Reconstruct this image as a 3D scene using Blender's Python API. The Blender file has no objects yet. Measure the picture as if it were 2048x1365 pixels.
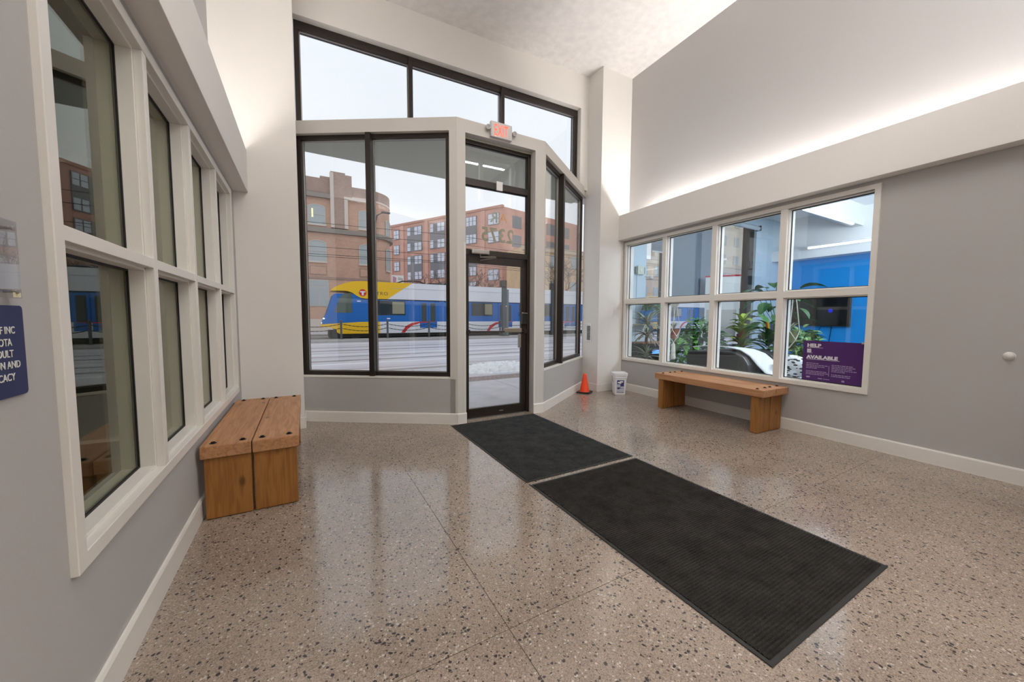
import bpy, bmesh, math, random
from mathutils import Vector, Matrix, Euler
R = math.radians
PI = math.pi
SC = bpy.context.scene
COL = SC.collection
random.seed(7)

# ------------------------------------------------------------------ camera
cam_d = bpy.data.cameras.new('camera')
cam = bpy.data.objects.new('camera', cam_d)
COL.objects.link(cam)
cam_d.sensor_width = 36.0
cam_d.lens = 736.9 * 36.0 / 2048.0
cam_d.clip_start = 0.02
cam_d.clip_end = 400
YAW, PIT, ROL = R(29.294), R(3.749), R(-0.300)
CAM_H = 1.36
fw = Vector((math.sin(YAW) * math.cos(PIT), math.cos(YAW) * math.cos(PIT), -math.sin(PIT)))
rt = Vector((math.cos(YAW), -math.sin(YAW), 0))
dn = fw.cross(rt)
rt2 = math.cos(ROL) * rt + math.sin(ROL) * dn
dn2 = -math.sin(ROL) * rt + math.cos(ROL) * dn
m = Matrix((( rt2.x, -dn2.x, -fw.x, 0), (rt2.y, -dn2.y, -fw.y, 0), (rt2.z, -dn2.z, -fw.z, CAM_H), (0, 0, 0, 1)))
cam.matrix_world = m
SC.camera = cam

# ------------------------------------------------------------------ colour management, sky
SC.view_settings.view_transform = 'Standard'
SC.view_settings.look = 'None'
SC.view_settings.gamma = 1.0
SC.view_settings.use_curve_mapping = False
SC.view_settings.exposure = 0.12
SC.cycles.max_bounces = 10
SC.cycles.diffuse_bounces = 5
SC.cycles.glossy_bounces = 5
SC.cycles.transparent_max_bounces = 24
SC.cycles.sample_clamp_indirect = 6.0

world = bpy.data.worlds.new('overcast sky')
SC.world = world
world.use_nodes = True
wn = world.node_tree.nodes
wl = world.node_tree.links
bg = wn['Background']
tc = wn.new('ShaderNodeTexCoord')
sp = wn.new('ShaderNodeSeparateXYZ')
rp = wn.new('ShaderNodeValToRGB')
wl.new(tc.outputs['Generated'], sp.inputs[0])
wl.new(sp.outputs['Z'], rp.inputs[0])
rp.color_ramp.elements[0].position = 0.0
rp.color_ramp.elements[0].color = (0.86, 0.86, 0.93, 1)
rp.color_ramp.elements[1].position = 0.6
rp.color_ramp.elements[1].color = (0.88, 0.91, 1.0, 1)
wl.new(rp.outputs[0], bg.inputs['Color'])
bg.inputs['Strength'].default_value = 1.03


def area_lamp(name, loc, direction, sx, sy, power, color=(1, 1, 1), spread=180):
    d = bpy.data.lights.new(name, 'AREA')
    d.shape = 'RECTANGLE'
    d.size, d.size_y = sx, sy
    d.energy = power
    d.color = color
    d.spread = R(spread)
    o = bpy.data.objects.new(name, d)
    COL.objects.link(o)
    o.location = loc
    o.rotation_euler = Vector(direction).to_track_quat('-Z', 'Y').to_euler()
    return o


WARM = (1.0, 0.965, 0.93)
COOL = (0.88, 0.94, 1.0)
# hidden LED strips in the two coves (local X runs along the strip)
lc = area_lamp('cove_strip_lamp', (-0.70, 1.95, 2.97), (0, 0, 1), 5.2, 0.16, 62, WARM)
lc.rotation_euler = (PI, 0, R(90))
rc = area_lamp('cove_strip_lamp', (5.215, 1.6, 3.00), (0, 0, 1), 6.0, 0.14, 215, WARM)
rc.rotation_euler = (PI, 0, R(90 - 1.3))
# unseen fill lamps added overhead, then the tube lamp of the hall
area_lamp('lobby_fill_lamp', (1.9, 0.5, 5.66), (0, 0, -1), 3.0, 0.5, 70, WARM)  # added fill above the lobby, no known fitting
area_lamp('hall_fill_lamp', (1.6, -1.5, 5.6), (0, 0, -1), 3.6, 0.8, 110, WARM)  # guessed fill that brightens surfaces facing the camera
area_lamp('hall_tube_lamp', (4.2, -0.55, 5.5), (0, 0, -1), 1.4, 0.10, 26, COOL)
# unseen fill lamps added to brighten the lounge beside the lobby
area_lamp('lounge_fill_lamp', (7.6, 0.4, 3.95), (0, 0, -1), 3.5, 2.5, 170, COOL)  # added out of view, supplements the weak tube lights
area_lamp('lounge_fill_uplight', (8.4, 0.2, 3.0), (0.1, 0.35, 1), 2.5, 2.0, 330, COOL)  # added to brighten the ceiling, no such fitting in the lounge


# ------------------------------------------------------------------ materials
def lin(c):
    return c / 12.92 if c <= 0.04045 else ((c + 0.055) / 1.055) ** 2.4


def hx(s):
    s = s.lstrip('#')
    return tuple(lin(int(s[i:i + 2], 16) / 255) for i in (0, 2, 4)) + (1,)


MATS = {}


def mat(name, color, rough=0.5, metal=0.0, spec=0.5, noise=None, bump=None, emit=None, coat=0.0):
    """noise = (scale, amount[, stretch xyz]) value variation; bump = (scale, strength)"""
    if name in MATS:
        return MATS[name]
    if isinstance(color, str):
        color = hx(color)
    mm = bpy.data.materials.new(name)
    mm.use_nodes = True
    nt = mm.node_tree
    b = nt.nodes['Principled BSDF']
    b.inputs['Base Color'].default_value = color
    b.inputs['Roughness'].default_value = rough
    b.inputs['Metallic'].default_value = metal
    b.inputs['Specular IOR Level'].default_value = spec
    b.inputs['Coat Weight'].default_value = coat
    mm.diffuse_color = color
    if noise or bump:
        g = nt.nodes.new('ShaderNodeTexCoord')
    if noise:
        mp = nt.nodes.new('ShaderNodeMapping')
        if len(noise) > 2:
            mp.inputs['Scale'].default_value = noise[2]
        n = nt.nodes.new('ShaderNodeTexNoise')
        n.inputs['Scale'].default_value = noise[0]
        n.inputs['Detail'].default_value = 5
        nt.links.new(g.outputs['Object'], mp.inputs[0])
        nt.links.new(mp.outputs[0], n.inputs['Vector'])
        mr = nt.nodes.new('ShaderNodeMapRange')
        mr.inputs['From Min'].default_value = 0.3
        mr.inputs['From Max'].default_value = 0.7
        mr.inputs['To Min'].default_value = 1 - noise[1]
        mr.inputs['To Max'].default_value = 1 + noise[1]
        nt.links.new(n.outputs['Fac'], mr.inputs['Value'])
        mx = nt.nodes.new('ShaderNodeVectorMath')
        mx.operation = 'SCALE'
        mx.inputs[0].default_value = color[:3]
        nt.links.new(mr.outputs[0], mx.inputs['Scale'])
        nt.links.new(mx.outputs[0], b.inputs['Base Color'])
    if bump:
        n2 = nt.nodes.new('ShaderNodeTexNoise')
        n2.inputs['Scale'].default_value = bump[0]
        n2.inputs['Detail'].default_value = 4
        nt.links.new(g.outputs['Object'], n2.inputs['Vector'])
        bp = nt.nodes.new('ShaderNodeBump')
        bp.inputs['Strength'].default_value = bump[1]
        bp.inputs['Distance'].default_value = 0.01
        nt.links.new(n2.outputs['Fac'], bp.inputs['Height'])
        nt.links.new(bp.outputs[0], b.inputs['Normal'])
    if emit:
        b.inputs['Emission Color'].default_value = color
        b.inputs['Emission Strength'].default_value = emit
    MATS[name] = mm
    return mm


def glass_mat(name, r0=0.05, tint=(0.97, 0.99, 0.98), sheen=(1, 1, 1)):
    mm = bpy.data.materials.new(name)
    mm.use_nodes = True
    nt = mm.node_tree
    for n in list(nt.nodes):
        if n.type != 'OUTPUT_MATERIAL':
            nt.nodes.remove(n)
    out = nt.nodes['Material Output']
    tr = nt.nodes.new('ShaderNodeBsdfTransparent')
    tr.inputs[0].default_value = (*tint, 1)
    gl = nt.nodes.new('ShaderNodeBsdfGlossy')
    gl.inputs['Roughness'].default_value = 0.0
    gl.inputs['Color'].default_value = (*sheen, 1)
    lw = nt.nodes.new('ShaderNodeLayerWeight')
    lw.inputs['Blend'].default_value = 0.5
    pw = nt.nodes.new('ShaderNodeMath')
    pw.operation = 'POWER'
    pw.inputs[1].default_value = 5
    ma = nt.nodes.new('ShaderNodeMath')
    ma.operation = 'MULTIPLY_ADD'
    ma.inputs[1].default_value = 1 - r0
    ma.inputs[2].default_value = r0
    mx = nt.nodes.new('ShaderNodeMixShader')
    nt.links.new(lw.outputs['Facing'], pw.inputs[0])
    nt.links.new(pw.outputs[0], ma.inputs[0])
    nt.links.new(ma.outputs[0], mx.inputs[0])
    nt.links.new(tr.outputs[0], mx.inputs[1])
    nt.links.new(gl.outputs[0], mx.inputs[2])
    nt.links.new(mx.outputs[0], out.inputs['Surface'])
    MATS[name] = mm
    return mm


GLASS = glass_mat('clear window glass', 0.065)
GLASS_L = glass_mat('office window glass', 0.03, (0.75, 0.77, 0.70), (0.92, 0.92, 0.84))
GLASS_R = glass_mat('lounge window glass', 0.05, (0.95, 0.98, 0.99))
ACRYL = glass_mat('acrylic sheet', 0.10, (0.90, 0.90, 0.90))

WHITE = mat('white wall paint', (0.80, 0.77, 0.73, 1), 0.75, bump=(60, 0.05))
UPGREY = mat('pale grey upper wall paint', (0.53, 0.515, 0.51, 1), 0.75, bump=(60, 0.05))
GREY = mat('grey lower wall paint', (0.475, 0.46, 0.45, 1), 0.7, bump=(60, 0.06))
TRIMW = mat('satin white trim paint', (0.80, 0.77, 0.72, 1), 0.4)
VEST = mat('vestibule wall paint', (0.62, 0.59, 0.55, 1), 0.7, bump=(60, 0.05))
VGREY = mat('vestibule knee wall paint', (0.47, 0.46, 0.45, 1), 0.7, bump=(60, 0.05))
BRONZE = mat('dark bronze aluminium', (0.035, 0.027, 0.022, 1), 0.38, 0.4)
GASKET = mat('black rubber gasket', (0.006, 0.006, 0.006, 1), 0.6)
ALU = mat('brushed aluminium', (0.42, 0.40, 0.37, 1), 0.35, 0.85)
CHROME = mat('chrome', (0.7, 0.7, 0.7, 1), 0.15, 1.0)
SOFFIT = mat('sage green soffit paint', (0.47, 0.50, 0.43, 1), 0.7)
BLACK = mat('black plastic', (0.012, 0.012, 0.012, 1), 0.45)
WPLAST = mat('white plastic', (0.78, 0.77, 0.75, 1), 0.4)
BLUEWALL = mat('bright blue wall paint', (0.0, 0.25, 0.68, 1), 0.6)
LBLUE = mat('pale blue wall paint', (0.55, 0.66, 0.74, 1), 0.7)
LWHITE = mat('lounge white paint', (0.78, 0.80, 0.82, 1), 0.7)


# ------------------------------------------------------------------ mesh helper
class MB:
    def __init__(self):
        self.v = []
        self.f = []
        self.mi = []
        self.cur = 0

    def add(self, vs, fs):
        o = len(self.v)
        self.v += [tuple(p) for p in vs]
        for f in fs:
            self.f.append(tuple(i + o for i in f))
            self.mi.append(self.cur)
        return self

    def box(self, x0, x1, y0, y1, z0, z1):
        x0, x1 = min(x0, x1), max(x0, x1)
        y0, y1 = min(y0, y1), max(y0, y1)
        z0, z1 = min(z0, z1), max(z0, z1)
        return self.add([(x0, y0, z0), (x1, y0, z0), (x1, y1, z0), (x0, y1, z0), (x0, y0, z1), (x1, y0, z1), (x1, y1, z1), (x0, y1, z1)],
                        [(0, 3, 2, 1), (4, 5, 6, 7), (0, 1, 5, 4), (1, 2, 6, 5), (2, 3, 7, 6), (3, 0, 4, 7)])

    def prism(self, poly, a, b, axis='z'):
        n = len(poly)
        if axis == 'z':
            P = lambda p, h: (p[0], p[1], h)
        elif axis == 'y':
            P = lambda p, h: (p[0], h, p[1])
        else:
            P = lambda p, h: (h, p[0], p[1])
        vs = [P(p, a) for p in poly] + [P(p, b) for p in poly]
        fs = [tuple(range(n))[::-1], tuple(range(n, 2 * n))] + [(i, (i + 1) % n, (i + 1) % n + n, i + n) for i in range(n)]
        return self.add(vs, fs)

    def ring(self, poly_out, poly_in, a, b, axis='y'):
        n = len(poly_out)
        P = (lambda p, h: (p[0], h, p[1])) if axis == 'y' else ((lambda p, h: (p[0], p[1], h)) if axis == 'z' else (lambda p, h: (h, p[0], p[1])))
        vs = [P(p, a) for p in poly_out] + [P(p, a) for p in poly_in] + [P(p, b) for p in poly_out] + [P(p, b) for p in poly_in]
        fs = []
        for i in range(n):
            j = (i + 1) % n
            fs += [(i, j, n + j, n + i), (2 * n + i, 3 * n + i, 3 * n + j, 2 * n + j), (i, 2 * n + i, 2 * n + j, j), (n + i, n + j, 3 * n + j, 3 * n + i)]
        return self.add(vs, fs)

    def tube(self, pts, r, n=8, closed=False):
        pts = [Vector(p) for p in pts]
        if not isinstance(r, (list, tuple)):
            r = [r] * len(pts)
        N = len(pts)
        vs = []
        up = None
        for i, p in enumerate(pts):
            t = (pts[min(i + 1, N - 1)] - pts[max(i - 1, 0)])
            t = t.normalized() if t.length > 1e-9 else Vector((0, 0, 1))
            if up is None:
                up = Vector((0, 0, 1)) if abs(t.z) < 0.9 else Vector((1, 0, 0))
            a = t.cross(up)
            if a.length < 1e-6:
                a = t.cross(Vector((0, 1, 0)))
            a.normalize()
            b = a.cross(t).normalized()
            up = b
            for k in range(n):
                th = 2 * PI * k / n
                vs.append(p + r[i] * (math.cos(th) * a + math.sin(th) * b))
        fs = []
        for i in range(N - 1):
            for k in range(n):
                fs.append((i * n + k, i * n + (k + 1) % n, (i + 1) * n + (k + 1) % n, (i + 1) * n + k))
        fs.append(tuple(range(n))[::-1])
        fs.append(tuple(range((N - 1) * n, N * n)))
        return self.add(vs, fs)

    def lathe(self, prof, n=20, c=(0, 0, 0), axis='z'):
        vs = []
        for r, z in prof:
            for k in range(n):
                th = 2 * PI * k / n
                q = (r * math.cos(th), r * math.sin(th), z)
                if axis == 'y':
                    q = (q[0], q[2], q[1])
                elif axis == 'x':
                    q = (q[2], q[0], q[1])
                vs.append((c[0] + q[0], c[1] + q[1], c[2] + q[2]))
        fs = []
        for i in range(len(prof) - 1):
            for k in range(n):
                fs.append((i * n + k, i * n + (k + 1) % n, (i + 1) * n + (k + 1) % n, (i + 1) * n + k))
        fs.append(tuple(range(n))[::-1])
        fs.append(tuple(range((len(prof) - 1) * n, len(prof) * n)))
        return self.add(vs, fs)

    def ball(self, c, rx, ry, rz, nu=12, nv=8):
        prof = []
        vs = []
        for i in range(nv + 1):
            ph = -PI / 2 + PI * i / nv
            for k in range(nu):
                th = 2 * PI * k / nu
                rr = max(math.cos(ph), 0.02)
                vs.append((c[0] + rx * rr * math.cos(th), c[1] + ry * rr * math.sin(th), c[2] + rz * math.sin(ph)))
        fs = []
        for i in range(nv):
            for k in range(nu):
                fs.append((i * nu + k, i * nu + (k + 1) % nu, (i + 1) * nu + (k + 1) % nu, (i + 1) * nu + k))
        return self.add(vs, fs)

    def mesh(self, name, mats):
        me = bpy.data.meshes.new(name)
        me.from_pydata(self.v, [], self.f)
        if not isinstance(mats, (list, tuple)):
            mats = [mats]
        for q in mats:
            me.materials.append(q)
        if len(mats) > 1:
            me.polygons.foreach_set('material_index', self.mi)
        bm = bmesh.new()
        bm.from_mesh(me)
        bmesh.ops.recalc_face_normals(bm, faces=bm.faces)
        bm.to_mesh(me)
        bm.free()
        me.update()
        return me

    def build(self, name, mats, parent=None, bevel=0, smooth=False, seg=2):
        me = self.mesh(name, mats)
        o = bpy.data.objects.new(name, me)
        COL.objects.link(o)
        if parent:
            o.parent = parent
        if smooth:
            me.polygons.foreach_set('use_smooth', [True] * len(me.polygons))
        if bevel:
            b = o.modifiers.new('bevel', 'BEVEL')
            b.width = bevel
            b.segments = seg
            b.limit_method = 'ANGLE'
            b.angle_limit = R(35)
        return o


def empty(name, loc=(0, 0, 0), rz=0, parent=None):
    o = bpy.data.objects.new(name, None)
    COL.objects.link(o)
    o.location = loc
    o.rotation_euler = (0, 0, rz)
    o.empty_display_size = 0.1
    if parent:
        o.parent = parent
    return o


def tag(o, label, cat, group=None, kind=None):
    o['label'] = label
    o['category'] = cat
    if group:
        o['group'] = group
    if kind:
        o['kind'] = kind
    return o


def thing(name, label, cat, loc=(0, 0, 0), rz=0, group=None):
    return tag(empty(name, loc, rz), label, cat, group)


def struct(o, loc=None, rz=None):
    o['kind'] = 'structure'
    if loc is not None:
        o.location = loc
    if rz is not None:
        o.rotation_euler = (0, 0, rz)
    return o


def dup(root, loc, rz=None, label=None):
    r = root.copy()
    COL.objects.link(r)
    r.location = loc
    if rz is not None:
        r.rotation_euler = (0, 0, rz)
    if label:
        r['label'] = label
    for ch in list(root.children):
        c = ch.copy()
        COL.objects.link(c)
        c.parent = r
        for g in list(ch.children):
            d = g.copy()
            COL.objects.link(d)
            d.parent = c
    return r


def text(body, size, material, parent, loc, rot, name='lettering', sx=1.0, extrude=0.0005, bold=0.0, align='LEFT', spacing=1.0):
    cu = bpy.data.curves.new(name, 'FONT')
    cu.body = body
    cu.size = size
    cu.extrude = extrude
    cu.offset = bold
    cu.align_x = align
    cu.space_character = spacing
    cu.resolution_u = 4
    tmp = bpy.data.objects.new(name, cu)
    COL.objects.link(tmp)
    dg = bpy.context.evaluated_depsgraph_get()
    me = bpy.data.meshes.new_from_object(tmp.evaluated_get(dg))
    bpy.data.objects.remove(tmp)
    bpy.data.curves.remove(cu)
    me.materials.clear()
    me.materials.append(material)
    me.name = name
    o = bpy.data.objects.new(name, me)
    COL.objects.link(o)
    o.parent = parent
    o.location = loc
    o.rotation_euler = rot
    o.scale = (sx, 1, 1)
    return o


# a wall frame: local X runs from p0 to p1, local Y points into the lobby (left of that direction), Z is up
def frame(p0, p1):
    d = (p1[0] - p0[0], p1[1] - p0[1])
    return (p0[0], p0[1], 0), math.atan2(d[1], d[0]), math.hypot(*d)


FL_O, FL_A = (-0.645, 0, 0), R(-90)                        # left wall: s = -y
FR_O, FR_A, _ = frame((5.085, 0.5), (5.195, 4.456))        # right wall: s = y - 0.5
WB, WC = (1.652, 4.33), (2.927, 4.315)
WA, WD = (-0.035, 5.40), (4.62, 5.47)
VL_O, VL_A, VL_L = frame(WB, WA)
VF_O, VF_A, VF_L = frame(WC, WB)
VR_O, VR_A, VR_L = frame(WD, WC)
FF_O, FF_A, FF_L = frame((4.62, 5.42), (-0.035, 5.58))
CEIL = 5.70
TXT = (R(90), 0, R(180))   # lettering on a wall frame, readable from the lobby


# ------------------------------------------------------------------ terrazzo
def terrazzo():
    mm = bpy.data.materials.new('polished terrazzo')
    mm.use_nodes = True
    nt = mm.node_tree
    N, L = nt.nodes, nt.links
    b = N['Principled BSDF']
    geo = N.new('ShaderNodeNewGeometry')

    def noise(scale, detail=3):
        n = N.new('ShaderNodeTexNoise')
        n.inputs['Scale'].default_value = scale
        n.inputs['Detail'].default_value = detail
        L.new(geo.outputs['Position'], n.inputs['Vector'])
        return n
    # warped coordinates for ragged chips
    wob = noise(55)
    sc = N.new('ShaderNodeVectorMath')
    sc.operation = 'SCALE'
    sc.inputs['Scale'].default_value = 0.016
    L.new(wob.outputs['Color'], sc.inputs[0])
    ad = N.new('ShaderNodeVectorMath')
    ad.operation = 'ADD'
    L.new(geo.outputs['Position'], ad.inputs[0])
    L.new(sc.outputs[0], ad.inputs[1])

    def chips(scale, keep, size):
        v = N.new('ShaderNodeTexVoronoi')
        v.voronoi_dimensions = '2D'
        v.inputs['Scale'].default_value = scale
        L.new(ad.outputs[0], v.inputs['Vector'])
        s = N.new('ShaderNodeSeparateColor')
        L.new(v.outputs['Color'], s.inputs[0])
        a = N.new('ShaderNodeMath')
        a.operation = 'LESS_THAN'
        a.inputs[1].default_value = keep
        L.new(s.outputs[0], a.inputs[0])
        sz = N.new('ShaderNodeMath')
        sz.operation = 'MULTIPLY'
        sz.inputs[1].default_value = size
        L.new(s.outputs[1], sz.inputs[0])
        d = N.new('ShaderNodeMath')
        d.operation = 'LESS_THAN'
        L.new(v.outputs['Distance'], d.inputs[0])
        L.new(sz.outputs[0], d.inputs[1])
        p = N.new('ShaderNodeMath')
        p.operation = 'MULTIPLY'
        L.new(a.outputs[0], p.inputs[0])
        L.new(d.outputs[0], p.inputs[1])
        return p, s

    big = noise(1.3, 4)
    base = N.new('ShaderNodeValToRGB')
    base.color_ramp.elements[0].position = 0.3
    base.color_ramp.elements[0].color = (0.27, 0.213, 0.17, 1)
    base.color_ramp.elements[1].position = 0.7
    base.color_ramp.elements[1].color = (0.36, 0.287, 0.23, 1)
    L.new(big.outputs['Fac'], base.inputs[0])
    # fine aggregate
    v = N.new('ShaderNodeTexVoronoi')
    v.voronoi_dimensions = '2D'
    v.inputs['Scale'].default_value = 260
    L.new(ad.outputs[0], v.inputs['Vector'])
    s = N.new('ShaderNodeSeparateColor')
    L.new(v.outputs['Color'], s.inputs[0])
    agg = N.new('ShaderNodeMapRange')
    agg.inputs['To Min'].default_value = 0.66
    agg.inputs['To Max'].default_value = 1.34
    L.new(s.outputs[0], agg.inputs['Value'])
    mul = N.new('ShaderNodeVectorMath')
    mul.operation = 'SCALE'
    L.new(base.outputs[0], mul.inputs[0])
    L.new(agg.outputs[0], mul.inputs['Scale'])
    cur = mul.outputs[0]
    for scale, keep, size, col in ((95, 0.12, 0.55, (0.52, 0.46, 0.40, 1)), (100, 0.11, 0.58, (0.085, 0.065, 0.055, 1)), (66, 0.13, 0.56, (0.045, 0.038, 0.038, 1))):
        p, ss = chips(scale, keep, size)
        mx = N.new('ShaderNodeMix')
        mx.data_type = 'RGBA'
        L.new(p.outputs[0], mx.inputs['Factor'])
        L.new(cur, mx.inputs['A'])
        mx.inputs['B'].default_value = col
        cur = mx.outputs['Result']
    L.new(cur, b.inputs['Base Color'])
    rn = noise(2.2, 4)
    rr = N.new('ShaderNodeMapRange')
    rr.inputs['To Min'].default_value = 0.11
    rr.inputs['To Max'].default_value = 0.16
    L.new(rn.outputs['Fac'], rr.inputs['Value'])
    L.new(rr.outputs[0], b.inputs['Roughness'])
    wv = noise(9, 3)
    bp = N.new('ShaderNodeBump')
    bp.inputs['Strength'].default_value = 0.06
    bp.inputs['Distance'].default_value = 0.004
    L.new(wv.outputs['Fac'], bp.inputs['Height'])
    bp.inputs['Strength'].default_value = 0.0
    b.inputs['Specular IOR Level'].default_value = 0.85
    return mm


TERR = terrazzo()
JOINT = mat('dark joint filler', (0.17, 0.145, 0.125, 1), 0.7)

fl = struct(MB().prism([(-3.2, -2.6), (5.45, -2.6), (5.45, 5.5), (4.62, 5.5), (2.93, 4.40), (1.65, 4.40), (-0.03, 5.5), (-3.2, 5.5)], -0.08, -0.003).build('floor', JOINT))
g = 0.0017
xs = [-3.2, 0.74, 3.94, 5.40]
for i in range(3):
    MB().box(xs[i] + g, xs[i + 1] - g, -2.6, 1.33 - g, -0.02, 0).build('slab', TERR, fl)
MB().box(-0.66, 0.74 - g, 1.33 + g, 4.6 - g, -0.02, 0).build('slab', TERR, fl)
MB().prism([(0.74 + g, 1.33 + g), (3.94 - g, 1.33 + g), (3.94 - g, 4.6 - g), (3.345, 4.6 - g), (2.927, 4.44), (1.652, 4.44), (1.226, 4.6 - g), (0.74 + g, 4.6 - g)], -0.02, 0).build('slab', TERR, fl)
MB().box(3.94 + g, 5.40, 1.33 + g, 4.6 - g, -0.02, 0).build('slab', TERR, fl)
MB().prism([(-0.66, 4.6 + g), (1.226, 4.6 + g), (-0.035, 5.42), (-0.66, 5.42)], -0.02, 0).build('slab', TERR, fl)
MB().prism([(5.40, 4.6 + g), (5.40, 5.48), (4.62, 5.48), (3.345, 4.6 + g)], -0.02, 0).build('slab', TERR, fl)

# ------------------------------------------------------------------ ceiling
ceil_m = mat('rough painted concrete ceiling', (0.80, 0.77, 0.75, 1), 0.9, noise=(9, 0.06), bump=(38, 0.6))
struct(MB().box(-0.95, 5.6, -2.7, 5.75, CEIL, CEIL + 0.2).build('ceiling', ceil_m))

# ------------------------------------------------------------------ left wall (frame: s = -y, t into the lobby)
w = MB()
S0, S1 = -5.05, 2.6       # s range
WL0, WL1, WLZ0, WLZ1 = -4.74, -1.63, 0.595, 2.60
w.box(S0, S1, -0.14, 0, 0, WLZ0).box(S0, S1, -0.14, 0, WLZ1, 2.72)
w.box(S0, WL0, -0.14, 0, WLZ0, WLZ1).box(WL1, S1, -0.14, 0, WLZ0, WLZ1)
struct(w.build('wall_left', GREY), FL_O, FL_A)
struct(MB().box(S0, S1, -0.20, -0.155, 2.70, CEIL).build('wall_left_upper', UPGREY), FL_O, FL_A)
c = MB().prism([(-0.155, 2.71), (0.135, 2.71), (0.135, 3.165), (0.115, 3.165), (0.115, 2.73), (-0.155, 2.73)], S0, S1, 'x')
struct(c.build('trim_1', WHITE, bevel=0.003), FL_O, FL_A)
BB = [(0, 0), (0.016, 0), (0.016, 0.125), (0.010, 0.138), (0, 0.138)]


def baseboard(name, o, a, s0, s1, m0=0.0, m1=0.0):
    """profile (t, z) swept along s; m0/m1: mitre shift per unit t at the ends"""
    vs = [(s0 + m0 * t, t, z) for t, z in BB] + [(s1 + m1 * t, t, z) for t, z in BB]
    n = len(BB)
    b = MB().add(vs, [tuple(range(n)), tuple(range(n, 2 * n))[::-1]] + [(i, (i + 1) % n, (i + 1) % n + n, i + n) for i in range(n)])
    return struct(b.build(name, TRIMW), o, a)


baseboard('baseboard_left', FL_O, FL_A, -5.05, 2.6)

# left front pier and the room corner behind it
struct(MB().box(-0.95, -0.035, 5.05, 5.90, 0, CEIL).build('wall_pier', WHITE))
b = MB().box(-0.629, -0.035, 5.034, 5.05, 0, 0.138).box(-0.035, -0.019, 5.034, 5.36, 0, 0.138)
struct(b.build('baseboard_pier', TRIMW, bevel=0.004))

# ------------------------------------------------------------------ right wall (frame: s = y - 0.5, t into the lobby)
w = MB()
S0, S1 = -3.1, 4.56
WR0, WR1, WRZ0, WRZ1 = 1.04, 4.46, 0.61, 2.68
w.box(S0, S1, -0.14, 0, 0, WRZ0).box(S0, S1, -0.14, 0, WRZ1, 2.78)
w.box(S0, WR0, -0.14, 0, WRZ0, WRZ1).box(WR1, S1, -0.14, 0, WRZ0, WRZ1)
struct(w.build('wall_right', GREY), FR_O, FR_A)
struct(MB().box(S0, S1, -0.15, -0.11, 2.75, CEIL).build('wall_right_upper', UPGREY), FR_O, FR_A)
c = MB().prism([(-0.11, 2.77), (0.145, 2.77), (0.145, 3.22), (0.125, 3.22), (0.125, 2.79), (-0.11, 2.79)], S0, S1, 'x')
struct(c.build('trim_2', WHITE, bevel=0.003), FR_O, FR_A)
baseboard('baseboard_right', FR_O, FR_A, -3.1, 4.56)

# column on the right of the glazed front
struct(MB().box(4.62, 5.48, 5.05, 5.50, 0, 3.62).box(4.62, 5.48, 5.05, 5.90, 3.62, CEIL).build('column', WHITE))
b = MB().box(4.604, 5.21, 5.034, 5.05, 0, 0.138).box(4.604, 4.62, 5.05, 5.47, 0, 0.138)
struct(b.build('baseboard_column', TRIMW, bevel=0.004))

# ------------------------------------------------------------------ back wall, outside the frame
struct(MB().box(-3.3, 5.6, -2.7, -2.6, 0, CEIL).build('wall_back', WHITE))
w = MB().box(-0.64, 5.07, -0.40, -0.28, 3.6, 4.45).box(-0.64, 5.07, -0.40, -0.28, 5.55, CEIL).box(3.4, 5.07, -0.40, -0.28, 0, 3.6)
for x in (-0.64, 0.7, 2.0, 3.0, 4.05, 4.98):
    w.box(x, x + 0.09, -0.40, -0.28, 4.45, 5.55)
struct(w.build('wall_hall', WHITE))

# ------------------------------------------------------------------ vestibule walls
OPEN_T = 3.60
HEAD = 3.755
SILL = 0.575
TH = 0.13
# left wing
w = MB().box(0.03, VL_L + 0.12, -TH, 0, 0, SILL).build('wall_vestibule_left', VGREY)
struct(w, VL_O, VL_A)
w = MB().box(0.0, VL_L + 0.12, -TH, 0, OPEN_T, HEAD).box(0.0, 0.095, -TH, 0, 0, OPEN_T)
struct(w.build('wall_vestibule_head_left', VEST), VL_O, VL_A)
struct(MB().box(0.095, VL_L + 0.12, -TH, 0.006, SILL, SILL + 0.022).build('trim_3', TRIMW, bevel=0.003), VL_O, VL_A)
# door wall
D0, D1 = 0.155, 1.165      # door opening in s (from the right corner)
w = MB().box(0, VF_L, -TH, 0, OPEN_T, HEAD).box(0, D0, -TH, 0, 0, OPEN_T).box(D1, VF_L, -TH, 0, 0, OPEN_T)
struct(w.build('wall_vestibule_front', VEST), VF_O, VF_A)
# right wing
w = MB().box(-0.08, VR_L - 0.03, -TH, 0, 0, SILL + 0.015).build('wall_vestibule_right', VGREY)
struct(w, VR_O, VR_A)
w = MB().box(-0.08, VR_L, -TH, 0, OPEN_T, HEAD).box(VR_L - 0.035, VR_L, -TH, 0, 0, OPEN_T)
struct(w.build('wall_vestibule_head_right', VEST), VR_O, VR_A)
struct(MB().box(0.0, VR_L - 0.035, -TH, 0.006, SILL + 0.015, SILL + 0.037).build('trim_4', TRIMW, bevel=0.003), VR_O, VR_A)
# baseboards
mt = math.tan(0.5 * (VF_A - VL_A))
baseboard('baseboard_vestibule_left', VL_O, VL_A, 0.0, VL_L, -abs(math.tan((VL_A - VF_A) / 2)), 0)
baseboard('baseboard_vestibule_front', VF_O, VF_A, D1 - 0.005, VF_L, 0, abs(math.tan((VL_A - VF_A) / 2)))
baseboard('baseboard_vestibule_door', VF_O, VF_A, 0, D0 + 0.005, -abs(math.tan((VR_A - VF_A) / 2)), 0)
baseboard('baseboard_vestibule_right', VR_O, VR_A, 0.0, VR_L, 0, abs(math.tan((VR_A - VF_A) / 2)))
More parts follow.
